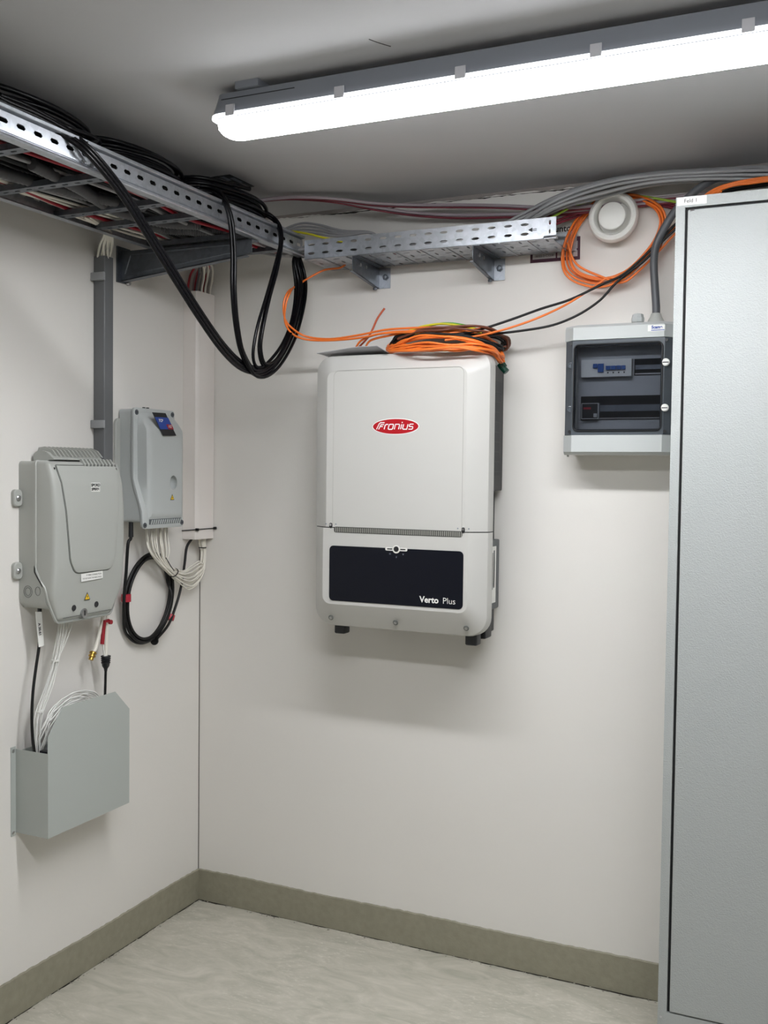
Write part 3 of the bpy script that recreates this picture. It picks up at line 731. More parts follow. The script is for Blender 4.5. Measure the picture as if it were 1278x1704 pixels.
wall_bracket(1.082, 1.130, 'galvanised tray bracket on the back wall near the printed wall sticker')

# ------------------------------------------------------------------ cable helper
NTH = ['first', 'second', 'third', 'fourth', 'fifth', 'sixth', 'seventh', 'eighth', 'ninth', 'tenth', 'eleventh', 'twelfth', 'thirteenth', 'fourteenth', 'fifteenth', 'sixteenth']
def cable(name, pts, r, M, label, group=None, cat='cable', n=8, step=6, **k):
    return MB().tube(pts, r, n, step, **k).build(name, M, smooth=60, label=label, cat=cat, group=group)

def wp(L, ax=None):
    return [W(*p) if len(p) == 4 else W(p[0], p[1], ax, p[2]) for p in L]

# ------------------------------------------------------------------ grey conduit on left wall
t = thing('square_conduit', 'dark grey square conduit running down the left wall behind the grey enclosures', 'conduit', (.022, -.553, 1.3))
MB().prism(rrect(.0005, .044, -.568, -.526, .004, 3), 'z', 1.25, 2.208).build('channel', M_cond, t)
for z in (2.145, 1.697):
    c = MB().prism(rrect(.0005, .052, -.582, -.574, .003, 2), 'z', z - .012, z + .012, .001).build('clamp', M_condl, t)
    MB().box(.0005, .047, -.5745, -.5685, z - .012, z + .012).build('clamp_arm', M_condl, c)
# white cables entering the conduit from the ladder
for i in range(8):
    f = i / 7; x = .008 + .028 * ((i * 3) % 5) / 4
    cable('installation_cable', [(.135 + .01 * (i % 3), -.80 + .05 * f, 2.263 + .005 * (i % 2)), (.13, -.70 + .04 * f, 2.262), (.095, -.63 + .035 * f, 2.255), (.045 + .4 * x, -.595 + .05 * f, 2.232), (x + .004, -.562 + .03 * f, 2.20), (x, -.562 + .03 * f, 2.15)], .0035, M_wht,
          'white cable entering the dark grey conduit, ' + NTH[i] + ' from the left', 'white cables entering the grey conduit')

# ------------------------------------------------------------------ white trunking in the corner
t = thing('cable_trunking', 'tall white plastic trunking standing in the room corner with a black tie', 'trunking', (.04, -.055, 1.32))
P = [(.0008, -.106), (.052, -.106), (.058, -.100), (.060, -.094), (.060, -.004), (.0008, -.004)]
MB().prism(P, 'z', 1.3185, 2.178).build('cover', M_trunk, t)
MB().box(.0598, .0604, -.0935, -.0925, 1.319, 2.177).build('cover_edge', M_groove if False else M_trunk, t)
MB().box(.045, .0465, -.1064, -.106, 1.319, 2.177).build('side_line', M_trunk, t)
# zip tie around trunking
z0 = 1.352
MB().tube([(.0, -.1085, z0 - .004), (.054, -.1085, z0 + .001), (.0625, -.100, z0 + .002), (.0625, -.004, z0 + .002)], .0018, 6, smooth=False).build('cable_tie', M_blk2, t)
MB().box(.056, .066, -.108, -.100, z0 - .003, z0 + .006).build('tie_head', M_blk2, t); MB().cyl((.0625, -.006, z0 + .002), (.072, -.004, z0 + .003), .005, n=8).build('tie_tail', M_blk2, t)
# cables entering the trunking top
cols = [M_redc, M_greyd, M_redc, M_purp, M_wht, M_greyc, M_wht, M_purp, M_wht, M_redc, M_greyc, M_wht]
names = {id(M_redc): 'red', id(M_greyd): 'dark grey', id(M_purp): 'mauve', id(M_wht): 'white', id(M_greyc): 'light grey'}
for i, M in enumerate(cols):
    f = i / (len(cols) - 1); x = .012 + .036 * ((i * 5) % 7) / 6; y = -.095 + .08 * f
    nm = names[id(M)]
    cable('riser_cable', [(.16 + .02 * (i % 3), -.42 + .1 * f, 2.262 + .006 * (i % 3)), (.15, -.30 + .1 * f, 2.262), (.10, -.17 + .09 * f, 2.262), (x + .012, y - .004, 2.235), (x, y, 2.19), (x, y, 2.13)], .004, M,
          nm + ' cable entering the top of the white trunking, ' + NTH[i] + ' from the left', nm + ' cables entering the white trunking')

# ------------------------------------------------------------------ cables lying inside the ladder
rnd = random.Random(31)
for i, (x, z, M, r_) in enumerate([(.135, 2.262, M_wht, .004), (.150, 2.264, M_wht, .004), (.165, 2.262, M_redc, .005), (.180, 2.265, M_wht, .004), (.195, 2.263, M_wht, .004), (.208, 2.264, M_greyc, .005),
                                   (.36, 2.262, M_greyc, .005), (.41, 2.263, M_redc, .005), (.44, 2.262, M_purp, .005), (.46, 2.262, M_greyd, .005)]):
    nm = names[id(M)]
    pts = [(x + .012 * sin(2.1 * k + i) + rnd.uniform(-.006, .006), -2.4 + k * .22, z + r_ + .007 + .004 * sin(k * 1.3 + i)) for k in range(10)]
    if i > 5: pts = [p for p in pts if p[1] < -.4] + [(x - .02, -.30, 2.268), (x + .02, -.16, 2.266), (x + .10, -.115, 2.262), (x + .30, -.10 - .02 * (i % 3), 2.248), (x + .55, -.08, 2.248)]
    cable('ladder_cable', pts, r_, M, nm + ' cable lying in the cable ladder, ' + NTH[i] + ' from the left wall', nm + ' cables in the cable ladder')
rnd = random.Random(77)
for i in range(16):       # black cables filling the ladder above the light ones
    x = .150 + .0215 * i; z = 2.300 + .013 * (i % 2)
    pts = [(x + rnd.uniform(-.008, .008), -2.4 + k * .24, z + .006 * sin(k + i) + rnd.uniform(-.003, .003)) for k in range(10)]
    cable('ladder_cable', pts, .0095, M_blk2, 'black cable of the upper layer inside the ladder, ' + NTH[i] + ' from the wall', 'black cables in the cable ladder')
# corrugated hoses
def hose(pts, r, label):
    P = spline([(p[0], p[1], p[2] - .006) for p in pts], 24); 
    return MB().tube(P, r, 12, smooth=False, ridges=.17).build('corrugated_hose', M_hose, smooth=60, label=label, cat='hose', group=None)
hose([(.30, -2.3, 2.276), (.27, -1.9, 2.276), (.26, -1.5, 2.274), (.25, -1.22, 2.274), (.27, -1.05, 2.276), (.31, -.9, 2.276), (.36, -.78, 2.28)], .0135, 'grey corrugated hose lying in the ladder nearest the picture edge')
hose([(.36, -1.2, 2.276), (.33, -1.0, 2.274), (.29, -.87, 2.274), (.275, -.76, 2.274), (.31, -.62, 2.276), (.38, -.55, 2.28)], .0135, 'grey corrugated hose curving over the middle ladder rung')
hose([(.20, -.60, 2.288), (.24, -.53, 2.284), (.31, -.49, 2.282), (.36, -.43, 2.288), (.37, -.36, 2.29)], .013, 'short pale corrugated hose curl above the cantilever bracket')

# ------------------------------------------------------------------ black power cables: coils on the ladder + hanging loops
def coil(name, c, rx, ry, z0, turns, r, M, label, group=None, seed=0, rot=0, dz=.009):
    rd = random.Random(seed); pts = []
    n = 14
    for k in range(turns * n + 1):
        a = 2 * pi * k / n; T = k / n; q = 1 + .10 * sin(T * 1.9 + seed) ; q *= 1 - .035 * (T % 3)
        x = rx * q * cos(a); y = ry * q * sin(a)
        pts.append((c[0] + x * cos(rot) - y * sin(rot), c[1] + x * sin(rot) + y * cos(rot), z0 + dz * T + .004 * sin(a + T + seed)))
    return cable(name, pts, r, M, label, group, cat='cable coil', step=3, n=7)
coil('cable_coil', (.36, -1.245, 0), .085, .21, 2.325, 8, .0062, M_blk, 'black cable coil on the ladder nearest the edge of the picture', seed=1, dz=.0075)
coil('cable_coil', (.34, -1.53, 0), .085, .22, 2.325, 7, .0062, M_blk, 'black cable coil on the ladder outside the picture edge', seed=5, dz=.0075)
coil('cable_coil', (.37, -.86, 0), .085, .18, 2.322, 8, .0062, M_blk, 'black cable coil on the middle of the cable ladder', seed=2, dz=.0075)
coil('cable_coil', (.40, -.475, 0), .092, .185, 2.318, 9, .0062, M_blk, 'black cable coil on the ladder end next to the ceiling sticker', seed=3, dz=.0075)

LB = 'black power cable hanging in the long loop from the picture edge'
def hang(pxs, dx, dp, M=M_blk, r=.0054, label='', group='', x=None):
    pts = []
    N = len(pxs)
    for i, (a, b2) in enumerate(pxs):
        xx = (x[0] + (x[1] - x[0]) * (i / (N - 1))) + dx if isinstance(x, tuple) else x[i] + dx
        pts.append(W(a + dp[0], b2 + dp[1], 'x', xx))
    return pts
# loop set 1: long diagonal hang
L1 = [(-60, 130), (0, 168), (60, 194), (110, 222), (150, 254), (205, 322), (262, 412), (330, 520), (375, 583), (410, 612), (445, 612), (476, 576), (494, 520), (500, 470), (494, 436)]
X1 = [.47, .475, .48, .495, .520, .525, .525, .52, .515, .51, .505, .498, .49, .48, .47]
for k, (dx, dp) in enumerate(((0, (0, 0)), (.004, (-3, 5)), (-.004, (3, -4)))):
    pts = hang(L1, dx, dp, x=X1); pts.append((.465, -.15 - .012 * k, 2.29)); pts.append((.44, -.25, 2.33))
    cable('power_cable', pts, .0056, M_blk, 'glossy black cable of the longest diagonal loop, ' + ('middle', 'lowest', 'uppermost')[k] + ' strand', 'black cables of the longest loop')
# loop set 2
L2 = [(330, 316), (352, 320), (370, 334), (381, 362), (386, 420), (386, 480), (391, 540), (402, 590), (424, 624), (455, 612), (484, 565), (500, 510), (504, 470), (497, 436)]
X2 = [.44, .47, .505, .522, .525, .525, .522, .52, .515, .508, .5, .49, .48, .468]
for k, (dx, dp) in enumerate(((0, (0, 0)), (.008, (5, 3)), (-.004, (2, -7)))):
    pts = hang(L2, dx, dp, x=X2); pts.append((.462, -.14 - .012 * k, 2.29)); pts.append((.43, -.22, 2.32))
    cable('power_cable', pts, .0052, M_blk, 'glossy black cable of the middle loop over the rail, ' + ('middle', 'rightmost and outer', 'inner upper')[k] + ' strand', 'black cables of the middle loop')
# loop set 3 (two that part)
L3 = [(425, 350), (448, 356), (462, 372), (467, 400), (458, 440), (444, 490), (428, 545), (421, 590), (428, 611), (445, 604), (470, 572), (486, 530), (492, 480), (488, 436)]
L4 = [(420, 352), (450, 358), (466, 376), (469, 405), (461, 450), (449, 495), (438, 545), (434, 580), (442, 606), (462, 596), (482, 560), (495, 515), (501, 470), (495, 436)]
X3 = [.45, .475, .505, .522, .524, .522, .52, .515, .51, .505, .498, .49, .48, .468]
for k, (L_, dx, dp) in enumerate(((L3, 0, (0, 0)), (L4, .006, (0, 0)), (L4, -.002, (-3, 3)))):
    pts = hang(L_, dx, dp, x=X3); pts.append((.46, -.13 - .012 * k, 2.29)); pts.append((.44, -.22, 2.32))
    cable('power_cable', pts, .0050, M_blk, 'glossy black cable of the shortest loops, ' + ('the one swinging furthest left', 'narrower loop on the right', 'narrower loop, strand beside its left edge')[k], 'black cables of the shortest loops')
# wrap of coil over the rail at the loops
cable('power_cable', wp([(0, 158, .44), (45, 176, .45), (90, 200, .465), (118, 214, .48), (150, 226, .46), (166, 238, .44), (150, 240, .40)], 'x'), .0062, M_blk, 'black power cable bulging over the rail beside the edge of the picture')
cable('power_cable', wp([(-20, 156, .42), (40, 182, .44), (85, 206, .46), (120, 226, .49), (146, 238, .50), (160, 236, .46)], 'x'), .0062, M_blk, 'black power cable resting along the bright top edge of the ladder rail')

# ------------------------------------------------------------------ cables in and above the perforated tray
for i in range(15):
    f = i / 14; rr = random.Random(50 + i); yy = -.03 - .035 * (i % 4) - .01 * rr.random(); yt = -.185 + .170 * ((i * 4) % 15) / 14
    top = 1 - f
    z = lambda a: a
    pts = [(.40 + .05 * rr.random(), -.16 + yy * .3, 2.252 + .02 * rr.random()), (.58, yt, 2.262 + .02 * rr.random()), (.75, yt, 2.250 + .024 * (i % 2)), (.95, yt, 2.252 + .024 * (i % 2)), (1.10, yt, 2.256 + .02 * (i % 2))]
    pts += [W(920, 352 - 24 * top + 3 * rr.random(), 'y', yy - .02), W(1000, 326 - 27 * top + 3 * rr.random(), 'y', yy), W(1085, 308 - 20 * top, 'y', yy), W(1180, 302 - 20 * top, 'y', yy), W(1290, 304 - 27 * top, 'y', yy), W(1420, 300 - 27 * top, 'y', yy)]
    cable('installation_cable', pts, .0046, M_greyc, 'light grey cable of the thick bundle above the air valve, ' + NTH[i] + ' from the top', 'grey cable bundle above the air valve')
for i in range(4):     # loose loops at the tray start
    rr = random.Random(80 + i)
    pts = wp([(440, 402, -.12), (470, 383 + 3 * i, -.12), (500, 372 + 5 * i, -.11), (530, 374 + 5 * i, -.11), (570, 384 + 3 * i, -.10), (620, 388, -.10)], 'y')
    cable('installation_cable', pts + [(.78, -.1, 2.262), (.95, -.1, 2.25)], .004, M_greyc, 'light grey cable arching where ladder meets tray, ' + NTH[i] + ' from the top', 'grey cables arching at the tray start')
cable('earth_cable', wp([(452, 388, -.14), (482, 385, -.14), (512, 389, -.14), (540, 396, -.14), (580, 404, -.12)], 'y'), .0036, M_yg, 'yellow earth cable arching at the start of the tray', group=None)
# mauve cables along the wall
for i, (dy, yy, M) in enumerate(((0, 0, M_purp), (4, 0, M_redd), (8, 1, M_purp), (13, 1, M_redd))):
    d = -.075 + .008 * i; P1 = [(455, 331), (500, 328), (560, 331), (620, 338), (690, 341), (760, 341), (830, 342), (900, 345), (960, 345)]
    P2 = [(455, 326), (500, 324), (560, 328), (620, 338), (690, 347), (760, 350), (830, 349), (900, 347), (960, 342)]
    pts = [(.36, -.33, 2.39)] + wp([(a_, b_ + dy * min(1, .5 + .1 * k), d - (.19, .17, .13, .08, .03, 0, 0, 0, 0)[k]) for k, (a_, b_) in enumerate(P2 if yy else P1)], 'y') + [(1.55, -.02, 2.36 - .006 * i), (1.75, -.02, 2.36 - .006 * i)]
    nm = ('upper ' if not yy else 'lower ') + ('mauve grey' if M is M_purp else 'dark red')
    cable('signal_cable', pts, .0050 if M is M_purp else .0036, M, nm + ' cable running high along the back wall above the tray', 'cable pairs above the tray')
# green-yellow + red cables behind the valve
cable('earth_cable', wp([(860, 384, -.12), (915, 363, -.11), (950, 345, -.07), (985, 333, -.022), (1020, 326, -.014), (1050, 325, -.014), (1090, 330, -.02), (1130, 337, -.03), (1180, 345, -.03)], 'y'), .0036, M_gy, 'green-yellow earth cable leaving the tray and passing behind the air valve')
for i in range(2):
    cable('signal_cable', wp([(880, 390 + 4 * i, -.11), (925, 368 + 5 * i, -.08), (960, 355 + 5 * i, -.035), (1000, 340 + 1 * i, -.008), (1060, 330 + 4 * i, -.008), (1100, 338 + 4 * i, -.01), (1140, 346 + 4 * i, -.02)], 'y'), .0038, M_redd, ('upper' if i == 0 else 'lower') + ' dark red cable leaving the tray end and passing behind the air valve', 'red cables behind the air valve')
# thick dark cable into the distribution box
cable('supply_cable', [(gx2, gy, dz1 + .02), (gx2, gy, dz1 + .05)] + wp([(1090, 480, -.062), (1088, 440, -.064), (1091, 412, -.07), (1102, 386, -.075), (1120, 356, -.08), (1140, 334, -.09), (1165, 312, -.10), (1195, 296, -.11), (1240, 288, -.12), (1300, 288, -.12), (1400, 290, -.12)], 'y'), .0112, M_greyd, 'thick dark grey supply cable rising out of the small breaker box', n=14)

# ------------------------------------------------------------------ orange coil round the air valve
rd = random.Random(8)
base = [(941, 420), (946, 446), (966, 461), (1000, 467), (1034, 456), (1064, 430), (1090, 398), (1102, 366), (1094, 342), (1066, 327), (1030, 324), (994, 334), (966, 358), (948, 390)]
pts = wp([(1200, 318, -.20), (1160, 345, -.10), (1128, 372, -.06), (1100, 402, -.05), (1062, 440, -.05)], 'y')
cxp, cyp = 1022, 398
turn_s = [(1.0, 0, 0), (.93, 4, 2), (1.04, -3, 2), (.97, 5, -2), (.89, 3, 6), (1.07, 0, 6)]
order = base[4:] + base[:4]; order = base[3::-1] + base[:3:-1]     # run clockwise from the bottom
seq = []
for k, (s_, ox, oy) in enumerate(turn_s):
    for j, (a, b2) in enumerate(order):
        s2, ox2, oy2 = turn_s[min(k + 1, len(turn_s) - 1)]; f = j / len(order)
        q = s_ * (1 - f) + s2 * f; dx_ = ox * (1 - f) + ox2 * f; dy_ = oy * (1 - f) + oy2 * f
        behind = b2 < 370 and a < 1085
        dep = -.010 - .0022 * k if behind else -.016 - .0062 * k - (.008 if b2 > 440 else 0)
        seq.append((cxp + (a - cxp) * q + dx_, cyp + (b2 - cyp) * q + dy_, dep))
pts += wp(seq, 'y')
# tail towards the coil on the inverter
pts += wp([(1012, 462, -.05), (985, 480, -.06), (940, 508, -.09), (890, 531, -.12), (840, 548, -.14), (790, 560, -.16), (740, 566, -.20)], 'y')
cable('solar_cable', pts, .0034, M_org, 'orange solar cable coiled around the air valve and trailing to the inverter', step=5, n=7)
cable('solar_cable', wp([(1150, 365, -.10), (1128, 384, -.06), (1100, 414, -.055), (1066, 448, -.05), (1036, 470, -.05), (1005, 462, -.05), (960, 440, -.05), (944, 404, -.05)], 'y'), .0034, M_org, 'orange solar cable passing below the air valve coil towards the cabinet edge')
cable('solar_cable', wp([(1097, 414, -.045), (1102, 400, -.045), (1100, 388, -.045), (1104, 372, -.05), (1098, 350, -.04), (1082, 338, -.03)], 'y'), .0034, M_org, 'orange cable stub end hanging beside the thick dark supply cable')
# orange and black cables over the cabinet top
for i in range(3):
    cable('solar_cable', wp([(1150, 345 + 3 * i, -.16), (1184, 318 + 3 * i, -.18), (1215, 306 + 2 * i, -.20), (1250, 299 + 3 * i, -.2), (1290, 294 + 3 * i, -.2), (1380, 290 + 4 * i, -.2)], 'y'), .0036, M_org, 'orange cable lying over the switch cabinet, ' + NTH[i] + ' from the top', 'orange cables above the cabinet')
cable('power_cable', wp([(1150, 350, -.14), (1200, 322, -.15), (1240, 312, -.16), (1290, 306, -.16), (1380, 302, -.16)], 'y'), .006, M_blk2, 'black cable lying under the orange cables on top of the cabinet')
# two black solar cables
cable('solar_cable', wp([(1200, 320, -.16), (1150, 350, -.10), (1126, 371, -.07), (1100, 398, -.065), (1066, 432, -.065), (1035, 458, -.06), (1000, 474, -.06), (950, 498, -.08), (900, 514, -.10), (850, 532, -.12), (800, 548, -.14), (760, 556, -.17), (700, 556, -.19), (655, 574, -.17)], 'y'), .0038, M_blk2, 'upper black solar cable running from the air valve to the inverter top')
cable('solar_cable', wp([(1160, 352, -.10), (1128, 378, -.075), (1104, 400, -.07), (1072, 434, -.07), (1040, 458, -.065), (1022, 474, -.065), (998, 500, -.08), (962, 524, -.09), (920, 541, -.11), (870, 550, -.12), (815, 556, -.13), (760, 557, -.13), (700, 560, -.11)], 'y'), .0038, M_blk2, 'lower black solar cable sagging from the air valve to the inverter top')

# ------------------------------------------------------------------ coils on top of the inverter
def flatcoil(front, back, n, r, M, label, group, seed, step=5, tail=None):
    rd = random.Random(seed); seq = []
    for k in range(n):
        j = lambda s_: rd.uniform(-s_, s_) * 1.8
        for (a, b2, y) in front: seq.append((a + j(2), b2 + j(2.2), y + j(.008)))
        for (a, b2, y) in back: seq.append((a + j(2), b2 + j(2.0), y + j(.01)))
    P = wp(seq, 'y')
    if tail: P = wp(tail, 'y') + P
    return cable('solar_cable', P, r, M, label, group, cat='cable coil', step=step, n=7)
flatcoil([(648, 580, -.19), (664, 570, -.225), (700, 562, -.26), (748, 560, -.27), (792, 568, -.25), (820, 580, -.195), (834, 594, -.15)],
         [(836, 596, -.11), (826, 572, -.07), (790, 556, -.05), (730, 548, -.05), (680, 556, -.07), (655, 572, -.13)], 5, .0036, M_org,
         'orange solar cable coil draped over the front edge of the inverter top', None, 2)
flatcoil([(646, 581, -.19), (664, 577, -.235), (704, 573, -.268), (750, 572, -.272), (796, 575, -.255), (824, 585, -.20), (834, 597, -.15)],
         [(835, 597, -.11), (824, 574, -.07), (785, 559, -.05), (725, 554, -.06), (675, 563, -.11)], 4, .0034, M_org,
         'orange solar cable coil, middle layer on the inverter top', None, 17)
flatcoil([(645, 584, -.20), (666, 584, -.25), (710, 582, -.282), (755, 581, -.285), (795, 581, -.262), (822, 589, -.205), (832, 600, -.15)],
         [(832, 598, -.11), (820, 576, -.07), (780, 562, -.05), (720, 558, -.06), (668, 568, -.12)], 4, .0036, M_org,
         'orange solar cable coil, lowest layer on the inverter top', None, 7)
flatcoil([(662, 566, -.16), (700, 552, -.18), (740, 548, -.18), (790, 546, -.16), (820, 552, -.12)],
         [(846, 566, -.07), (840, 580, -.045), (800, 566, -.045), (740, 552, -.05), (690, 556, -.10)], 4, .0034, M_brn,
         'solar cable loops with shade painted in as brown, sticking out behind the inverter top', None, 9)
flatcoil([(652, 574, -.15), (664, 562, -.16), (700, 560, -.17), (760, 560, -.17), (810, 568, -.14), (832, 580, -.11)],
         [(834, 580, -.06), (838, 568, -.045), (824, 558, -.04), (780, 556, -.045), (700, 552, -.06)], 5, .0037, M_blk2,
         'black solar cable coil under the orange coils on the inverter', None, 12)
cable('earth_cable', wp([(668, 556, -.10), (700, 544, -.09), (735, 539, -.085), (770, 543, -.08), (800, 552, -.09), (780, 560, -.11), (730, 556, -.12), (690, 556, -.12)], 'y'), .0036, M_yg, 'yellow earth cable arching over the back of the orange coils')
cable('earth_cable', wp([(690, 548, -.085), (720, 541, -.075), (745, 538, -.07), (775, 542, -.07), (805, 552, -.08)], 'y'), .0034, M_grn, 'green earth cable forming the top edge of the orange coils')
cable('earth_cable', wp([(705, 582, -.20), (728, 583, -.243), (755, 582.5, -.243), (785, 579, -.238), (800, 577, -.20)], 'y'), .003, mat('earth_pale', (196, 184, 80), .4), 'yellow earth cable peeping out below the orange coil')
# strands leading left to the black loops
for k, (o1, o2) in enumerate((((0, 0), 0), ((4, 5), .012))):
    a, b2 = o1
    pts = wp([(800, 552 - b2, -.12), (760, 546 + b2, -.15), (720, 545 + b2, -.17), (680, 546 + b2, -.18), (640, 549 + b2, -.18), (600, 557 + b2, -.18), (550, 564 + b2 * .5, -.18), (510, 560 + b2, -.19), (486, 546 + b2 + a, -.23), (474, 530 + a, -.26), (472 + a, 505, -.27), (479 + a, 486, -.25)], 'y')
    pts += wp([(490, 478, -.16), (505, 468, -.12), (520, 459, -.10), (541, 449, -.08)], 'y') + [(.60, -.08, 2.222 + .001), (.63, -.08, 2.245)] if k == 0 else wp([(489, 478, -.17), (496, 472, -.12)], 'y')
    cable('solar_cable', pts, .0034, M_org, 'orange solar cable strung from the inverter ' + ('coils past the black loops up to the tray' if k == 0 else 'coils and looped behind the hanging black cables'))
cable('solar_cable', wp([(592, 579, -.16), (602, 566, -.17), (630, 556, -.18), (680, 553, -.18), (730, 556, -.18), (790, 550, -.15), (830, 556, -.10)], 'y'), .0034, M_org, 'orange solar cable dipping behind the grey film on the inverter')
cable('solar_cable', wp([(608, 578, -.15), (618, 566, -.16), (650, 558, -.17), (700, 549, -.17), (760, 545, -.15), (800, 543, -.12), (826, 552, -.09)], 'y'), .0034, M_org, 'orange solar cable crossing over the left part of the coils')
cable('solar_cable', wp([(597, 578, -.14), (612, 562, -.15), (620, 548, -.15), (628, 530, -.15), (640, 513, -.15)], 'y'), .0034, mat('cable_dusky_orange', (190, 92, 62), .45), 'short orange cable stub sticking up behind the orange strands')

from mathutils.geometry import delaunay_2d_cdt
def cap(mb, poly, xf):
    """curved end face x = xf(z) over a (y, z) outline"""
    n = len(poly)
    def inside(y, z):
        c = False
        for i in range(n):
            (a, b2), (d, e) = poly[i], poly[(i + 1) % n]
            if (b2 > z) != (e > z) and y < (d - a) * (z - b2) / (e - b2) + a: c = not c
        return c
    ys = [p[0] for p in poly]; zs_ = [p[1] for p in poly]; P = [Vector(p) for p in poly]
    z = min(zs_) + .011
    while z < max(zs_):
        y = min(ys) + .013
        while y < max(ys):
            if all(inside(y + q, z + r_) for q, r_ in ((.004, 0), (-.004, 0), (0, .004), (0, -.004))): P.append(Vector((y, z)))
            y += .02
        z += .0105
    c, _, f, *_r = delaunay_2d_cdt(P, [(i, (i + 1) % n) for i in range(n)], [], 1, 1e-7)
    return mb.add([(xf(p.y), p.x, p.y) for p in c], f)

# ------------------------------------------------------------------ large fibre terminal on left wall
t = thing('fibre_terminal_box', 'large rounded grey plastic enclosure with ribbed top and warning sign on the left wall', 'enclosure', (.05, -.725, 1.128))
def xr(z):      # rim depth of back box / lid joint
    if z > 1.265: return .058
    if z > 1.225: return .058 + (1.265 - z) / .04 * .036
    return .094 + (1.225 - z) * .10
def xd(z):      # front of the lid
    pts = [(1.12, .100), (1.135, .112), (1.19, .119), (1.28, .129), (1.44, .131), (1.52, .124), (1.583, .103), (1.60, .095)]
    for (a, p), (b2, q) in zip(pts, pts[1:]):
        if z <= b2: return p + (q - p) * max(0, (z - a)) / (b2 - a)
    return .095
def dense(poly, d=.02):
    out = []
    for i in range(len(poly)):
        a, b2 = Vector(poly[i]), Vector(poly[(i + 1) % len(poly)]); k = max(1, int((b2 - a).length / d))
        out += [tuple(a.lerp(b2, j / k)) for j in range(k)]
    return out
backo = dense(rpoly([(-.876, 1.580), (-.575, 1.580), (-.575, 1.185), (-.59, 1.165), (-.86, 1.165), (-.876, 1.185)], .012))
MB().loft([[(.0008, y, z) for y, z in backo], [(xr(z) - .001, y, z) for y, z in backo]]).build('back_box', M_plg, t, smooth=40)
lido = dense(rpoly([(-.879, 1.583), (-.573, 1.583), (-.573, 1.20), (-.612, 1.122), (-.845, 1.122), (-.879, 1.20)], [.012, .012, .03, .02, .02, .03]))
i1 = inset(lido, .003); i2 = inset(lido, .010); i3 = inset(lido, .020)
lid_ = MB().loft([[(xr(z) + .0005, y, z) for y, z in lido], [(xr(z) + .006, y, z) for y, z in lido], [(xr(z) + .008, y, z) for y, z in i1], [(xd(z) - .012, y, z) for y, z in i1],
           [(xd(z) - .004, y, z) for y, z in inset(lido, .0055)], [(xd(z), y, z) for y, z in i2], [(xd(z) + .0015, y, z) for y, z in i3]], True, False)
cap(lid_, i3, lambda z: xd(z) + .0015).build('lid', M_plg, t, smooth=40)
# raised shield on the lid
sh = rpoly([(-.850, 1.568), (-.600, 1.568), (-.625, 1.30), (-.642, 1.264), (-.795, 1.264), (-.815, 1.30)], [.004, .004, .01, .02, .02, .01])
shd = dense(sh)
shi = inset(shd, .003)
cap(MB().loft([[(xd(z) + .0012, y, z) for y, z in shd], [(xd(z) + .0052, y, z) for y, z in shd], [(xd(z) + .0062, y, z) for y, z in shi]], False, False), shi, lambda z: xd(z) + .0062).build('raised_panel', M_plg, t, smooth=40)
MB().tube([(xd(z) + .0018, y, z) for y, z in dense(inset(sh, -.002))], .0011, 5, closed=True, smooth=False).build('panel_groove', M_groove, t)
# fins over the top
mb = MB(); mb.prism(rpoly([(.010, 1.580), (.010, 1.600), (.030, 1.612), (.060, 1.606), (.088, 1.585)], .004), 'y', -.830, -.625)
hd = mb.build('vent_hood', M_plg, t)
for i in range(13):
    y = -.818 + i * .0158
    MB().prism([(.010, 1.598), (.018, 1.619), (.042, 1.622), (.068, 1.613), (.086, 1.594), (.060, 1.598)], 'y', y, y + .0045).build('vent_fin', M_plg, hd)
for i in range(9):
    y = -.735 + i * .0155
    MB().prism([(.092, 1.586), (.100, 1.589), (.1135, 1.572), (.1105, 1.560)], 'y', y, y + .006).build('lid_rib', M_plg, t)
for i in range(9):
    y = -.7275 + i * .0155
    MB().box(.1045, .1138, y, y + .004, 1.560, 1.5735).build('lid_slot', M_groove, t)
# wall ears
for z in (1.476, 1.272):
    e_ = MB().prism(rrect(-.905, -.873, z - .024, z + .024, .012, 5), 'x', .0006, .013, .003).build('mounting_ear', M_plg, t)
    MB().lathe((.013, -.891, z), X, [(-.002, .0085), (.003, .008), (.005, .005), (.0052, .001)], 14).build('screw', M_bolt, e_)
# knockouts on the side
for (x, r_) in ((.034, .015), (.034, .010)):
    MB().tube([(x + r_ * cos(a), -.8765, 1.214 + r_ * 1.1 * sin(a)) for a in [2 * pi * i / 20 for i in range(20)]], .0008, 5, closed=True, smooth=False).build('knockout', M_groove, t)
MB().tube([(.070 + .009 * cos(a), -.8765, 1.217 + .012 * sin(a)) for a in [2 * pi * i / 20 for i in range(20)]], .0008, 5, closed=True, smooth=False).build('knockout', M_groove, t)
# bottom seam, holes and lock
MB().tube([(xd(1.146) + .0008, -.825, 1.138), (xd(1.146) + .0012, -.76, 1.1385), (xd(1.146) + .0012, -.62, 1.1395)], .0008, 5, smooth=False).build('seam_line', M_groove, t)
for y in (-.785, -.690): MB().lathe((xd(1.163) + .0024, y, 1.163), X, [(0, .009), (.0012, .008), (.0013, .006), (.0004, .004)], 18).build('screw_recess', M_ink, t)
lk = MB().lathe((xd(1.14) + .0032, -.742, 1.1435), X, [(-.002, .0135), (.003, .0135), (.004, .011)], 22).build('lock', M_bolt, t)
MB().box(xd(1.14) + .0065, xd(1.14) + .0078, -.744, -.740, 1.136, 1.151).build('key_slot', M_ink, lk)
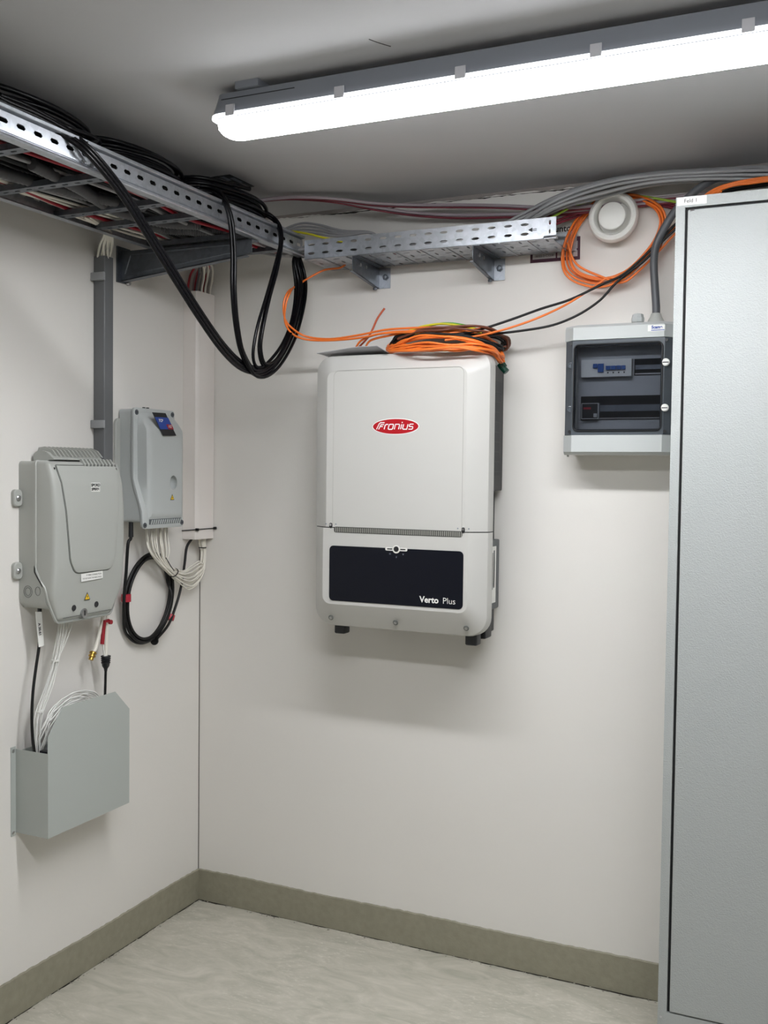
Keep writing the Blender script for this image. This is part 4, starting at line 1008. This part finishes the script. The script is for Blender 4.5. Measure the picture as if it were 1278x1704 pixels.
# labels
def facelabel(yc, zc, wd, ht, x, parent, name='label', M=M_paper, tilt=0):
    c, s_ = cos(tilt), sin(tilt); q = []
    for a, b2 in ((-1, -1), (1, -1), (1, 1), (-1, 1)):
        u, v = a * wd / 2, b2 * ht / 2; q.append((yc + u * c - v * s_, zc + u * s_ + v * c))
    return MB().prism(q, 'x', x, x + .0007).build(name, M, parent, smooth=0)
xl = xd(1.508) + .0074
lb = facelabel(-.712, 1.507, .038, .026, xl, t)
text('SPORD', .0118, (xl + .0008, -.712, 1.5128), Y, Z, M_ink, lb, bold=.0005); text('SPRR91', .0108, (xl + .0008, -.712, 1.5012), Y, Z, M_ink, lb, bold=.0005)
xl = xd(1.256) + .0024
lb = facelabel(-.722, 1.249, .092, .022, xl, t, tilt=.03)
text('IP FIBRE CONNECTION', .0062, (xl + .0008, -.715, 1.2535), Y, Z, M_ink, lb); text('DO NOT BEND THE FIBRES INSIDE', .0052, (xl + .0008, -.722, 1.2445), Y, Z, M_ink, lb)
def warning(yc, zc, x, s_, parent):
    a = MB().prism([(yc - s_, zc - s_ * .8), (yc + s_, zc - s_ * .8), (yc, zc + s_)], 'x', x, x + .0006).build('warning_sign', M_ink, parent, smooth=0)
    k = s_ * .78
    MB().prism([(yc - k, zc - k * .82), (yc + k, zc - k * .82), (yc, zc + k * .86)], 'x', x + .0006, x + .0009).build('sign_face', M_yel, a, smooth=0)
    MB().prism([(yc + .1 * s_, zc + .3 * s_), (yc - .25 * s_, zc - .1 * s_), (yc, zc - .08 * s_), (yc - .08 * s_, zc - .5 * s_), (yc + .25 * s_, zc - .02 * s_), (yc + .02 * s_, zc)], 'x', x + .0009, x + .0012).build('lightning_mark', M_ink, a, smooth=0)
warning(-.735, 1.191, xd(1.2) + .0022, .0125, t)

# ------------------------------------------------------------------ second enclosure
t = thing('junction_enclosure', 'smaller pale grey enclosure with a blue sticker between conduit and trunking', 'enclosure', (.05, -.35, 1.37))
def xr2(z): return .056 if z > 1.53 else (.056 + (1.53 - z) / .10 * .034 if z > 1.43 else .090 + (1.43 - z) * .06)
def xd2(z): return .066 + min(1, max(0, (1.752 - z) / .066)) * .040
bo = dense(rpoly([(-.452, 1.752), (-.245, 1.752), (-.245, 1.392), (-.452, 1.392)], .012))
MB().prism(rrect(-.474, -.25, 1.40, 1.722, .02, 4), 'x', .0006, .010, .002).build('wall_plate', M_plg, t)
MB().loft([[(.006, y, z) for y, z in bo], [(xr2(z), y, z) for y, z in bo]]).build('back_box', M_plg2, t, smooth=40)
lo2 = dense(rpoly([(-.455, 1.756), (-.242, 1.756), (-.242, 1.372), (-.455, 1.372)], .014))
lo3 = inset(lo2, .003)
cap(MB().loft([[(xr2(z) + .001, y, z) for y, z in lo2], [(xr2(z) + .008, y, z) for y, z in lo2], [(xr2(z) + .010, y, z) for y, z in lo3]], False, False), lo3, lambda z: xr2(z) + .010).build('lid_flange', M_plg2, t, smooth=40)
fo = dense(rpoly([(-.432, 1.740), (-.262, 1.740), (-.246, 1.70), (-.246, 1.402), (-.430, 1.402), (-.436, 1.68)], [.02, .02, .02, .01, .01, .02]))
fa, fb, fc_ = inset(fo, -.004), inset(fo, .007), inset(fo, .016)
h0, h3 = (lambda z: xr2(z) + .008), (lambda z: max(xr2(z) + .011, xd2(z) + .002))
lid2 = cap(cap(MB().loft([[(h0(z), y, z) for y, z in fa], [(max(xr2(z) + .0095, xd2(z) - .006), y, z) for y, z in fo], [(max(xr2(z) + .0105, xd2(z)), y, z) for y, z in fb], [(h3(z), y, z) for y, z in fc_]], False, False), fc_, h3), fa, h0).build('lid', M_plg2, t, smooth=40)
for (y, z) in ((-.442, 1.741), (-.256, 1.743), (-.446, 1.384), (-.252, 1.386)):
    s_ = MB().lathe((xr2(z) + .0095, y, z), X, [(0, .0085), (.0022, .0082), (.0023, .006)], 14).build('corner_screw', M_galvd, t)
    MB().box(xr2(z) + .0115, xr2(z) + .0123, y - .004, y + .004, z - .001, z + .001).build('screw_slot', M_ink, s_)
# vent louvres along the bottom
for i in range(14):
    y = -.418 + i * .0115
    MB().prism([(y, 1.386), (y + .004, 1.386), (y + .010, 1.400), (y + .006, 1.400)], 'x', .103, .1056).build('vent_slat', M_plg2, t, smooth=0)
MB().box(.1024, .1034, -.425, -.255, 1.385, 1.402).build('vent_recess', M_side, t)
# finger recess
zc = 1.519; xx = xd2(zc) + .002
yc = -.305
cut = MB().lathe((xx + .012, yc, zc), -X, [(.024 * (1 - cos(a)) + (-.024 + .012 + .012), .0205 * sin(a) + 1e-4) for a in [pi * k / 14 for k in range(15)]], 30)
for v in cut.v: v.z = zc + (v.z - zc) * 1.2; v.x = xx - .009 + (v.x - (xx + .012 - .024)) * .95
cut = cut.build('cutter', M_plg2, origin=(0, 0, 0))
mod = lid2.modifiers.new('cut', 'BOOLEAN'); mod.object = cut; mod.operation = 'DIFFERENCE'; mod.solver = 'EXACT'
dg = bpy.context.evaluated_depsgraph_get(); dg.update(); nm_ = bpy.data.meshes.new_from_object(lid2.evaluated_get(dg)); lid2.modifiers.clear(); lid2.data = nm_
nm_.shade_smooth(); nm_.set_sharp_from_angle(angle=radians(40)); bpy.data.objects.remove(cut)
warning(-.312, 1.470, xd2(1.47) + .0022, .0105, t)
# sticker held by black tape
cn = [W(252.5, 686, 'x', .108), W(275, 687.5, 'x', .108), W(293, 725, 'x', .112), W(271, 725, 'x', .112)]
def quadpatch(c4, u0, u1, v0, v1, off, name, M, parent):
    f = lambda u, v: c4[0].lerp(c4[1], u).lerp(c4[3].lerp(c4[2], u), v) + X * off
    q = [f(u0, v0), f(u1, v0), f(u1, v1), f(u0, v1)]
    return MB().add(q + [p - X * .0004 for p in q], [(0, 1, 2, 3), (7, 6, 5, 4), (0, 4, 5, 1), (1, 5, 6, 2), (2, 6, 7, 3), (3, 7, 4, 0)]).build(name, M, parent, smooth=0)
tp = quadpatch(cn, 0, 1, 0, 1, .0012, 'tape', M_black, t)
quadpatch(cn, .02, 1.02, .20, .72, .0018, 'sticker', M_blue, tp)
quadpatch(cn, .62, 1.02, .50, .72, .0022, 'sticker_corner', M_redc, tp)
p0 = cn[0].lerp(cn[3], .35).lerp(cn[1].lerp(cn[2], .35), .32) + X * .003
text('TCP', .012, p0, Y, Z, M_paper, tp, bold=.0004)
p0 = cn[0].lerp(cn[3], .60).lerp(cn[1].lerp(cn[2], .60), .80) + X * .003
text('112', .011, p0, Y, Z, M_paper, tp, bold=.0003)
for (y, z) in ((-.36, 1.757), (-.34, 1.757)): MB().cyl((.03, y, 1.75), (.03, y, 1.762), .005, n=10).build('blind_plug', M_black, t)
for y in (-.412, -.395, -.367): MB().cyl((.07, y, 1.393), (.07, y, 1.372), .0045, .004, 8).build('cable_gland', M_black, t)
g_ = MB().cyl((.045, -.442, 1.393), (.045, -.442, 1.345), .007, .008, 10).build('cable_plug', M_black, t)

# black cable from plug, coil with red tape under the enclosure
Lc = [(.045, -.442, 1.37), (.045, -.443, 1.34)] + wp([(213, 905, .045), (210, 950, .042), (207, 985, .04), (206, 1010, .04)], 'x')
def ellw(rx, rz, dx, k, x=.03): return [(x + dx, -.3235 + rx * cos(a), 1.137 + rz * sin(a)) for a in [radians(180 + 360 * i / 20) for i in range(int(20 * k) + 1)]]
rd = random.Random(3); pp = []
for i in range(4 * 20 + 1):
    a = radians(180 + 18 * i); T = i / 20
    rx = .131 - .0065 * T + .003 * sin(T * 2.2); rz = .149 - .005 * T
    sk = .018 * sin(a)     # ring leans slightly
    pp.append((.016 + .0055 * ((T * 1.7) % 3), -.322 + rx * cos(a) + sk, 1.137 + rz * sin(a)))
tailc = wp([(290, 1015, .03), (302, 975, .03), (308, 935, .03), (312, 900, .03), (314, 880, .03)], 'x')
cable('patch_cable', Lc + pp[2:] , .0052, M_blk2, 'black cable coiled in a hanging ring under the pale grey enclosure', cat='cable coil', step=4)
cable('patch_cable', wp([(262, 1062, .038), (280, 1040, .038), (292, 1010, .036), (301, 978, .034), (307, 940, .032), (311, 910, .03)], 'x') + [(.030, -.088, 1.325), (.030, -.086, 1.36)], .0045, M_blk2, 'black cable rising from the hanging ring into the white trunking')
for (px, py, s_, nm) in ((210, 995, .012, 'around the side of the ring near the big enclosure'), (283, 1027, .009, 'around the lower part of the ring near the corner')):
    c = W(px, py, 'x', .026); ti = 0 if px < 220 else -.45
    d_ = Vector((0, -sin(ti), cos(ti)))
    MB().cyl(c - d_ * s_, c + d_ * s_, .0155, n=14).build('tape_band', M_tape, label='red tape band wrapped ' + nm, cat='tape')
c = W(257, 1066, 'x', .026)
MB().cyl(c - Y * .003, c + Y * .003, .015, n=12).build('cable_tie', M_blk2, label='black cable tie around the bottom of the hanging cable ring', cat='cable tie')

# white cable bundle from the enclosure to the trunking
N = 14
for i in range(N):
    f = i / (N - 1); rr = random.Random(200 + i); o = rr.uniform(-1, 1) * 1.6
    px0 = 243 + 36 * f
    pts = wp([(px0, 868, .06 + .01 * o), (px0 - 1, 890, .062 + .01 * o), (px0 + 3 - 2 * f, 915, .062), (266 + 12 * f + o, 938 - 2 * f, .06), (283 + 8 * f * .8 + o, 956 - 8 * f + o, .055)], 'x')
    sag = 986 - 38 * f
    pts += wp([(300 + 4 * f, 966 - 13 * f + (sag - 960) * .25, .05 + .008 * o), (318 + 2 * o, sag - 5, .045 + .01 * o), (332 - 1 * f, sag - 18 + 4 * f, .04), (340 - 5 * f, 945 - 8 * f, .036), (341 - 4 * f, 918, .034), (340 - 6 * f, 905, .034), (339 - 5 * f, 888, .034)], 'x')
    cable('patch_cable', [Vector(p) + X * (.006 * sin(i * 2.4 + k * .5)) for k, p in enumerate(pts)], .0026, M_wht, 'white cable of the sagging bundle below the trunking, ' + NTH[i] + ' from its lowest strand up', 'white cable bundle below the trunking')
for nm, a, b2, s_ in (('lower', W(286, 945, 'x', .072), W(284, 960, 'x', .045), 0), ('upper', W(331, 909, 'x', .04), W(343, 909, 'x', .04), 0)):
    c = (a + b2) / 2
    if nm == 'lower':
        ax_ = Vector((0, .75, -.6)).normalized(); r_ = .0165; c = W(289, 953, 'x', .055)
    else: ax_ = Z.copy(); r_ = .0125; c = W(337, 911, 'x', .035)
    u = ax_.orthogonal().normalized(); v = ax_.cross(u)
    k = MB().tube([c + (u * cos(q) + v * sin(q)) * r_ for q in [2 * pi * i / 18 for i in range(18)]], .0018, 6, closed=True, smooth=False)
    k.build('cable_tie', M_blk2, label='black cable tie round the white bundle ' + ('below the pale enclosure' if nm == 'lower' else 'just below the corner trunking'), cat='cable tie')
MB().tube(wp([(276, 928, .075), (283, 940, .078), (290, 950, .075)], 'x'), .0016, 5).build('tie_tail', M_blk2, label='loose tail of black cable tie sticking up from the white bundle', cat='cable tie')

# ------------------------------------------------------------------ sheet metal splice box
t = thing('cable_storage_box', 'grey sheet metal cable pocket with cut corners low on the left wall', 'box', (.06, -.72, .53))
y0, y1, zb, xf = -.891, -.541, .530, .120
fp = [(y0, zb), (y1, zb), (y1, .823), (-.607, .888), (-.834, .888), (y0, .815)]
MB().prism(fp, 'x', xf - .0015, xf).build('front_panel', M_box, t, smooth=0)
MB().box(.0015, xf - .0015, y0, y0 + .0015, zb, .768).build('side_panel', M_box, t)
MB().box(.0015, xf - .0015, y1 - .0015, y1, zb, .80).build('side_panel', M_box, t)
MB().box(.0015, xf - .0015, y0 + .0015, y1 - .0015, zb, zb + .0015).build('bottom_panel', M_box, t)
MB().box(.0005, .002, y0 + .0015, y1 - .0015, zb, .76).build('back_panel', M_box, t)
fl = MB().box(.0005, .002, -.909, y0, .522, .776).build('wall_flange', M_box, t)
for z in (.765, .532): MB().lathe((.002, -.901, z), X, [(0, .005), (.002, .0045), (.0022, .001)], 12).build('screw', M_bolt, fl)
# inner splice tray and dark blocks
sp = thing('splice_cassette', 'dark grey fibre cassette standing inside the sheet metal pocket', 'cassette', (.08, -.80, .56))
MB().prism(rpoly([(-.875, .56), (-.62, .56), (-.62, .85), (-.80, .85), (-.872, .74)], .02), 'x', .075, .082).build('plate', mat('cassette_grey', (120, 122, 128), .45), sp)
MB().box(.084, .112, -.885, -.868, .66, .772).build('clip', M_navy, sp)

# fibres below the terminal
for i in range(9):
    f = i / 8; rr = random.Random(300 + i); o = rr.uniform(-1, 1)
    pts = wp([(97 + 22 * f, 1030, .06), (96 + 18 * f, 1050, .06), (93 + 11 * f, 1078, .058), (88.5 + 7 * f, 1100, .055), (77 + 9 * f + o, 1140, .055), (61 + 9 * f + o, 1185, .055), (56 + 10 * f + o, 1220, .055)], 'x') + [(.056 + .004 * o, -.874 + .018 * f, .765), (.05, -.868 + .018 * f, .66)]
    pts = [Vector(p) + X * (.007 * sin(i * 2.4)) + Y * .004 * sin(i * 1.7 + k * .9) for k, p in enumerate(pts)]
    cable('fibre_cable', pts, .0016, M_fib, 'thin white fibre of the tied strand above the pocket, ' + NTH[i] + ' from the left', 'white fibre strand')
for i in range(7):
    f = i / 6; rr = random.Random(330 + i)
    cz, cyy = .70, -.705; rx_, rz_ = .150 + .028 * f, .172 + .030 * f
    pts = [(.045 + .02 * rr.random(), cyy + rx_ * cos(a), cz + rz_ * sin(a)) for a in [radians(5 + 220 * k / 18) for k in range(19)]]
    cable('fibre_cable', pts, .0020, M_fib, 'white fibre arc behind the pocket front, ' + NTH[i] + ' from the inside', 'white fibre arcs in the pocket')
for (px, py) in ((92, 1099), (65.5, 1184)):
    c = W(px, py, 'x', .056)
    MB().cyl(c - Z * .0022, c + Z * .0022, .0118, n=12).build('cable_tie', M_fib, label='white cable tie ' + ('high' if py < 1150 else 'low') + ' on the thin white fibre strand', cat='cable tie')
# black cable with flag label
cable('fibre_lead', wp([(66, 1008, .04), (67, 1040, .04), (65, 1075, .042), (60, 1110, .045), (55, 1150, .05), (53, 1190, .055), (54, 1225, .06), (57, 1250, .065), (62, 1285, .06)], 'x'), .0042, M_blk2, 'black lead running from the large enclosure down into the pocket')
fl = thing('cable_flag', 'white printed flag label wrapped on the black lead under the enclosure', 'label', W(66, 1050, 'x', .045))
q = [W(59, 1018, 'x', .048), W(69, 1018, 'x', .052), W(73, 1074, 'x', .054), W(64.5, 1077, 'x', .050)]
MB().add([p + X * .001 for p in q] + [p - X * .001 for p in q], [(0, 1, 2, 3), (7, 6, 5, 4), (0, 4, 5, 1), (1, 5, 6, 2), (2, 6, 7, 3), (3, 7, 4, 0)]).build('flag', M_paper, fl, smooth=0)
dn = (q[3] - q[0]).normalized(); rt = dn.cross(-X); 
text('A 30-61', .011, (q[0] + q[1] + q[2] + q[3]) / 4 + X * .002 - rt * .003, dn, X.cross(dn), M_ink, fl, bold=.0004)
MB().cyl(W(66, 1005, 'x', .04), W(66, 1018, 'x', .04), .006, n=10).build('grommet', M_black, fl)

# white cable with brass coupling
cw = thing('coax_lead', 'white lead with brass end coupling hanging under the large enclosure', 'cable', W(160, 1060, 'x', .05))
MB().tube(wp([(172, 1020, .055), (170, 1035, .055), (165, 1055, .055), (159, 1078, .055), (155, 1086, .055)], 'x'), .0062, 10).build('lead', M_wht, cw)
a, b2 = W(155.5, 1084, 'x', .055), W(151.5, 1097, 'x', .055); d_ = (b2 - a).normalized()
MB().lathe(a, d_, [(0, .0075), (.003, .011), (.007, .011), (.0075, .0075), (.011, .0075), (.0115, .0105), (.017, .0105), (.0175, .007), (.027, .0075), (.0275, .001)], 16).build('coupling', M_brass, cw)
# white cable with red tag and rubber boot
cr_ = thing('booted_lead', 'white lead with red tag and black rubber boot under the large enclosure', 'cable', W(175, 1100, 'x', .05))
MB().tube(wp([(179, 1022, .055), (178, 1045, .055), (177, 1070, .055), (176, 1092, .055)], 'x'), .0055, 10).build('lead', M_wht, cr_)
MB().tube(wp([(181, 1033, .062), (174, 1034, .062), (172, 1048, .062), (170, 1072, .062)], 'x'), .0062, 8, smooth=False).build('red_sleeve', M_redc, cr_)
MB().lathe(W(183, 1035, 'x', .062) , X, [(-.005, .007), (.006, .007)], 12).build('red_cap', M_redc, cr_)
a = W(176, 1091, 'x', .055)
MB().lathe(a, -Z, [(0, .0145), (.003, .0155), (.006, .0125), (.009, .0155), (.012, .012), (.015, .0150), (.018, .0115), (.021, .0145), (.025, .012), (.032, .011), (.040, .006), (.048, .0045)], 18).build('rubber_boot', M_black, cr_)
MB().tube(wp([(176, 1112, .055), (175.5, 1130, .055), (175, 1150, .06), (174, 1180, .06)], 'x'), .0040, 8).build('black_lead', M_blk2, cr_)
MB().tube(wp([(171.5, 1070, .062), (172, 1080, .06), (174, 1092, .058)], 'x'), .003, 8).build('clear_sleeve', M_fib, cr_)
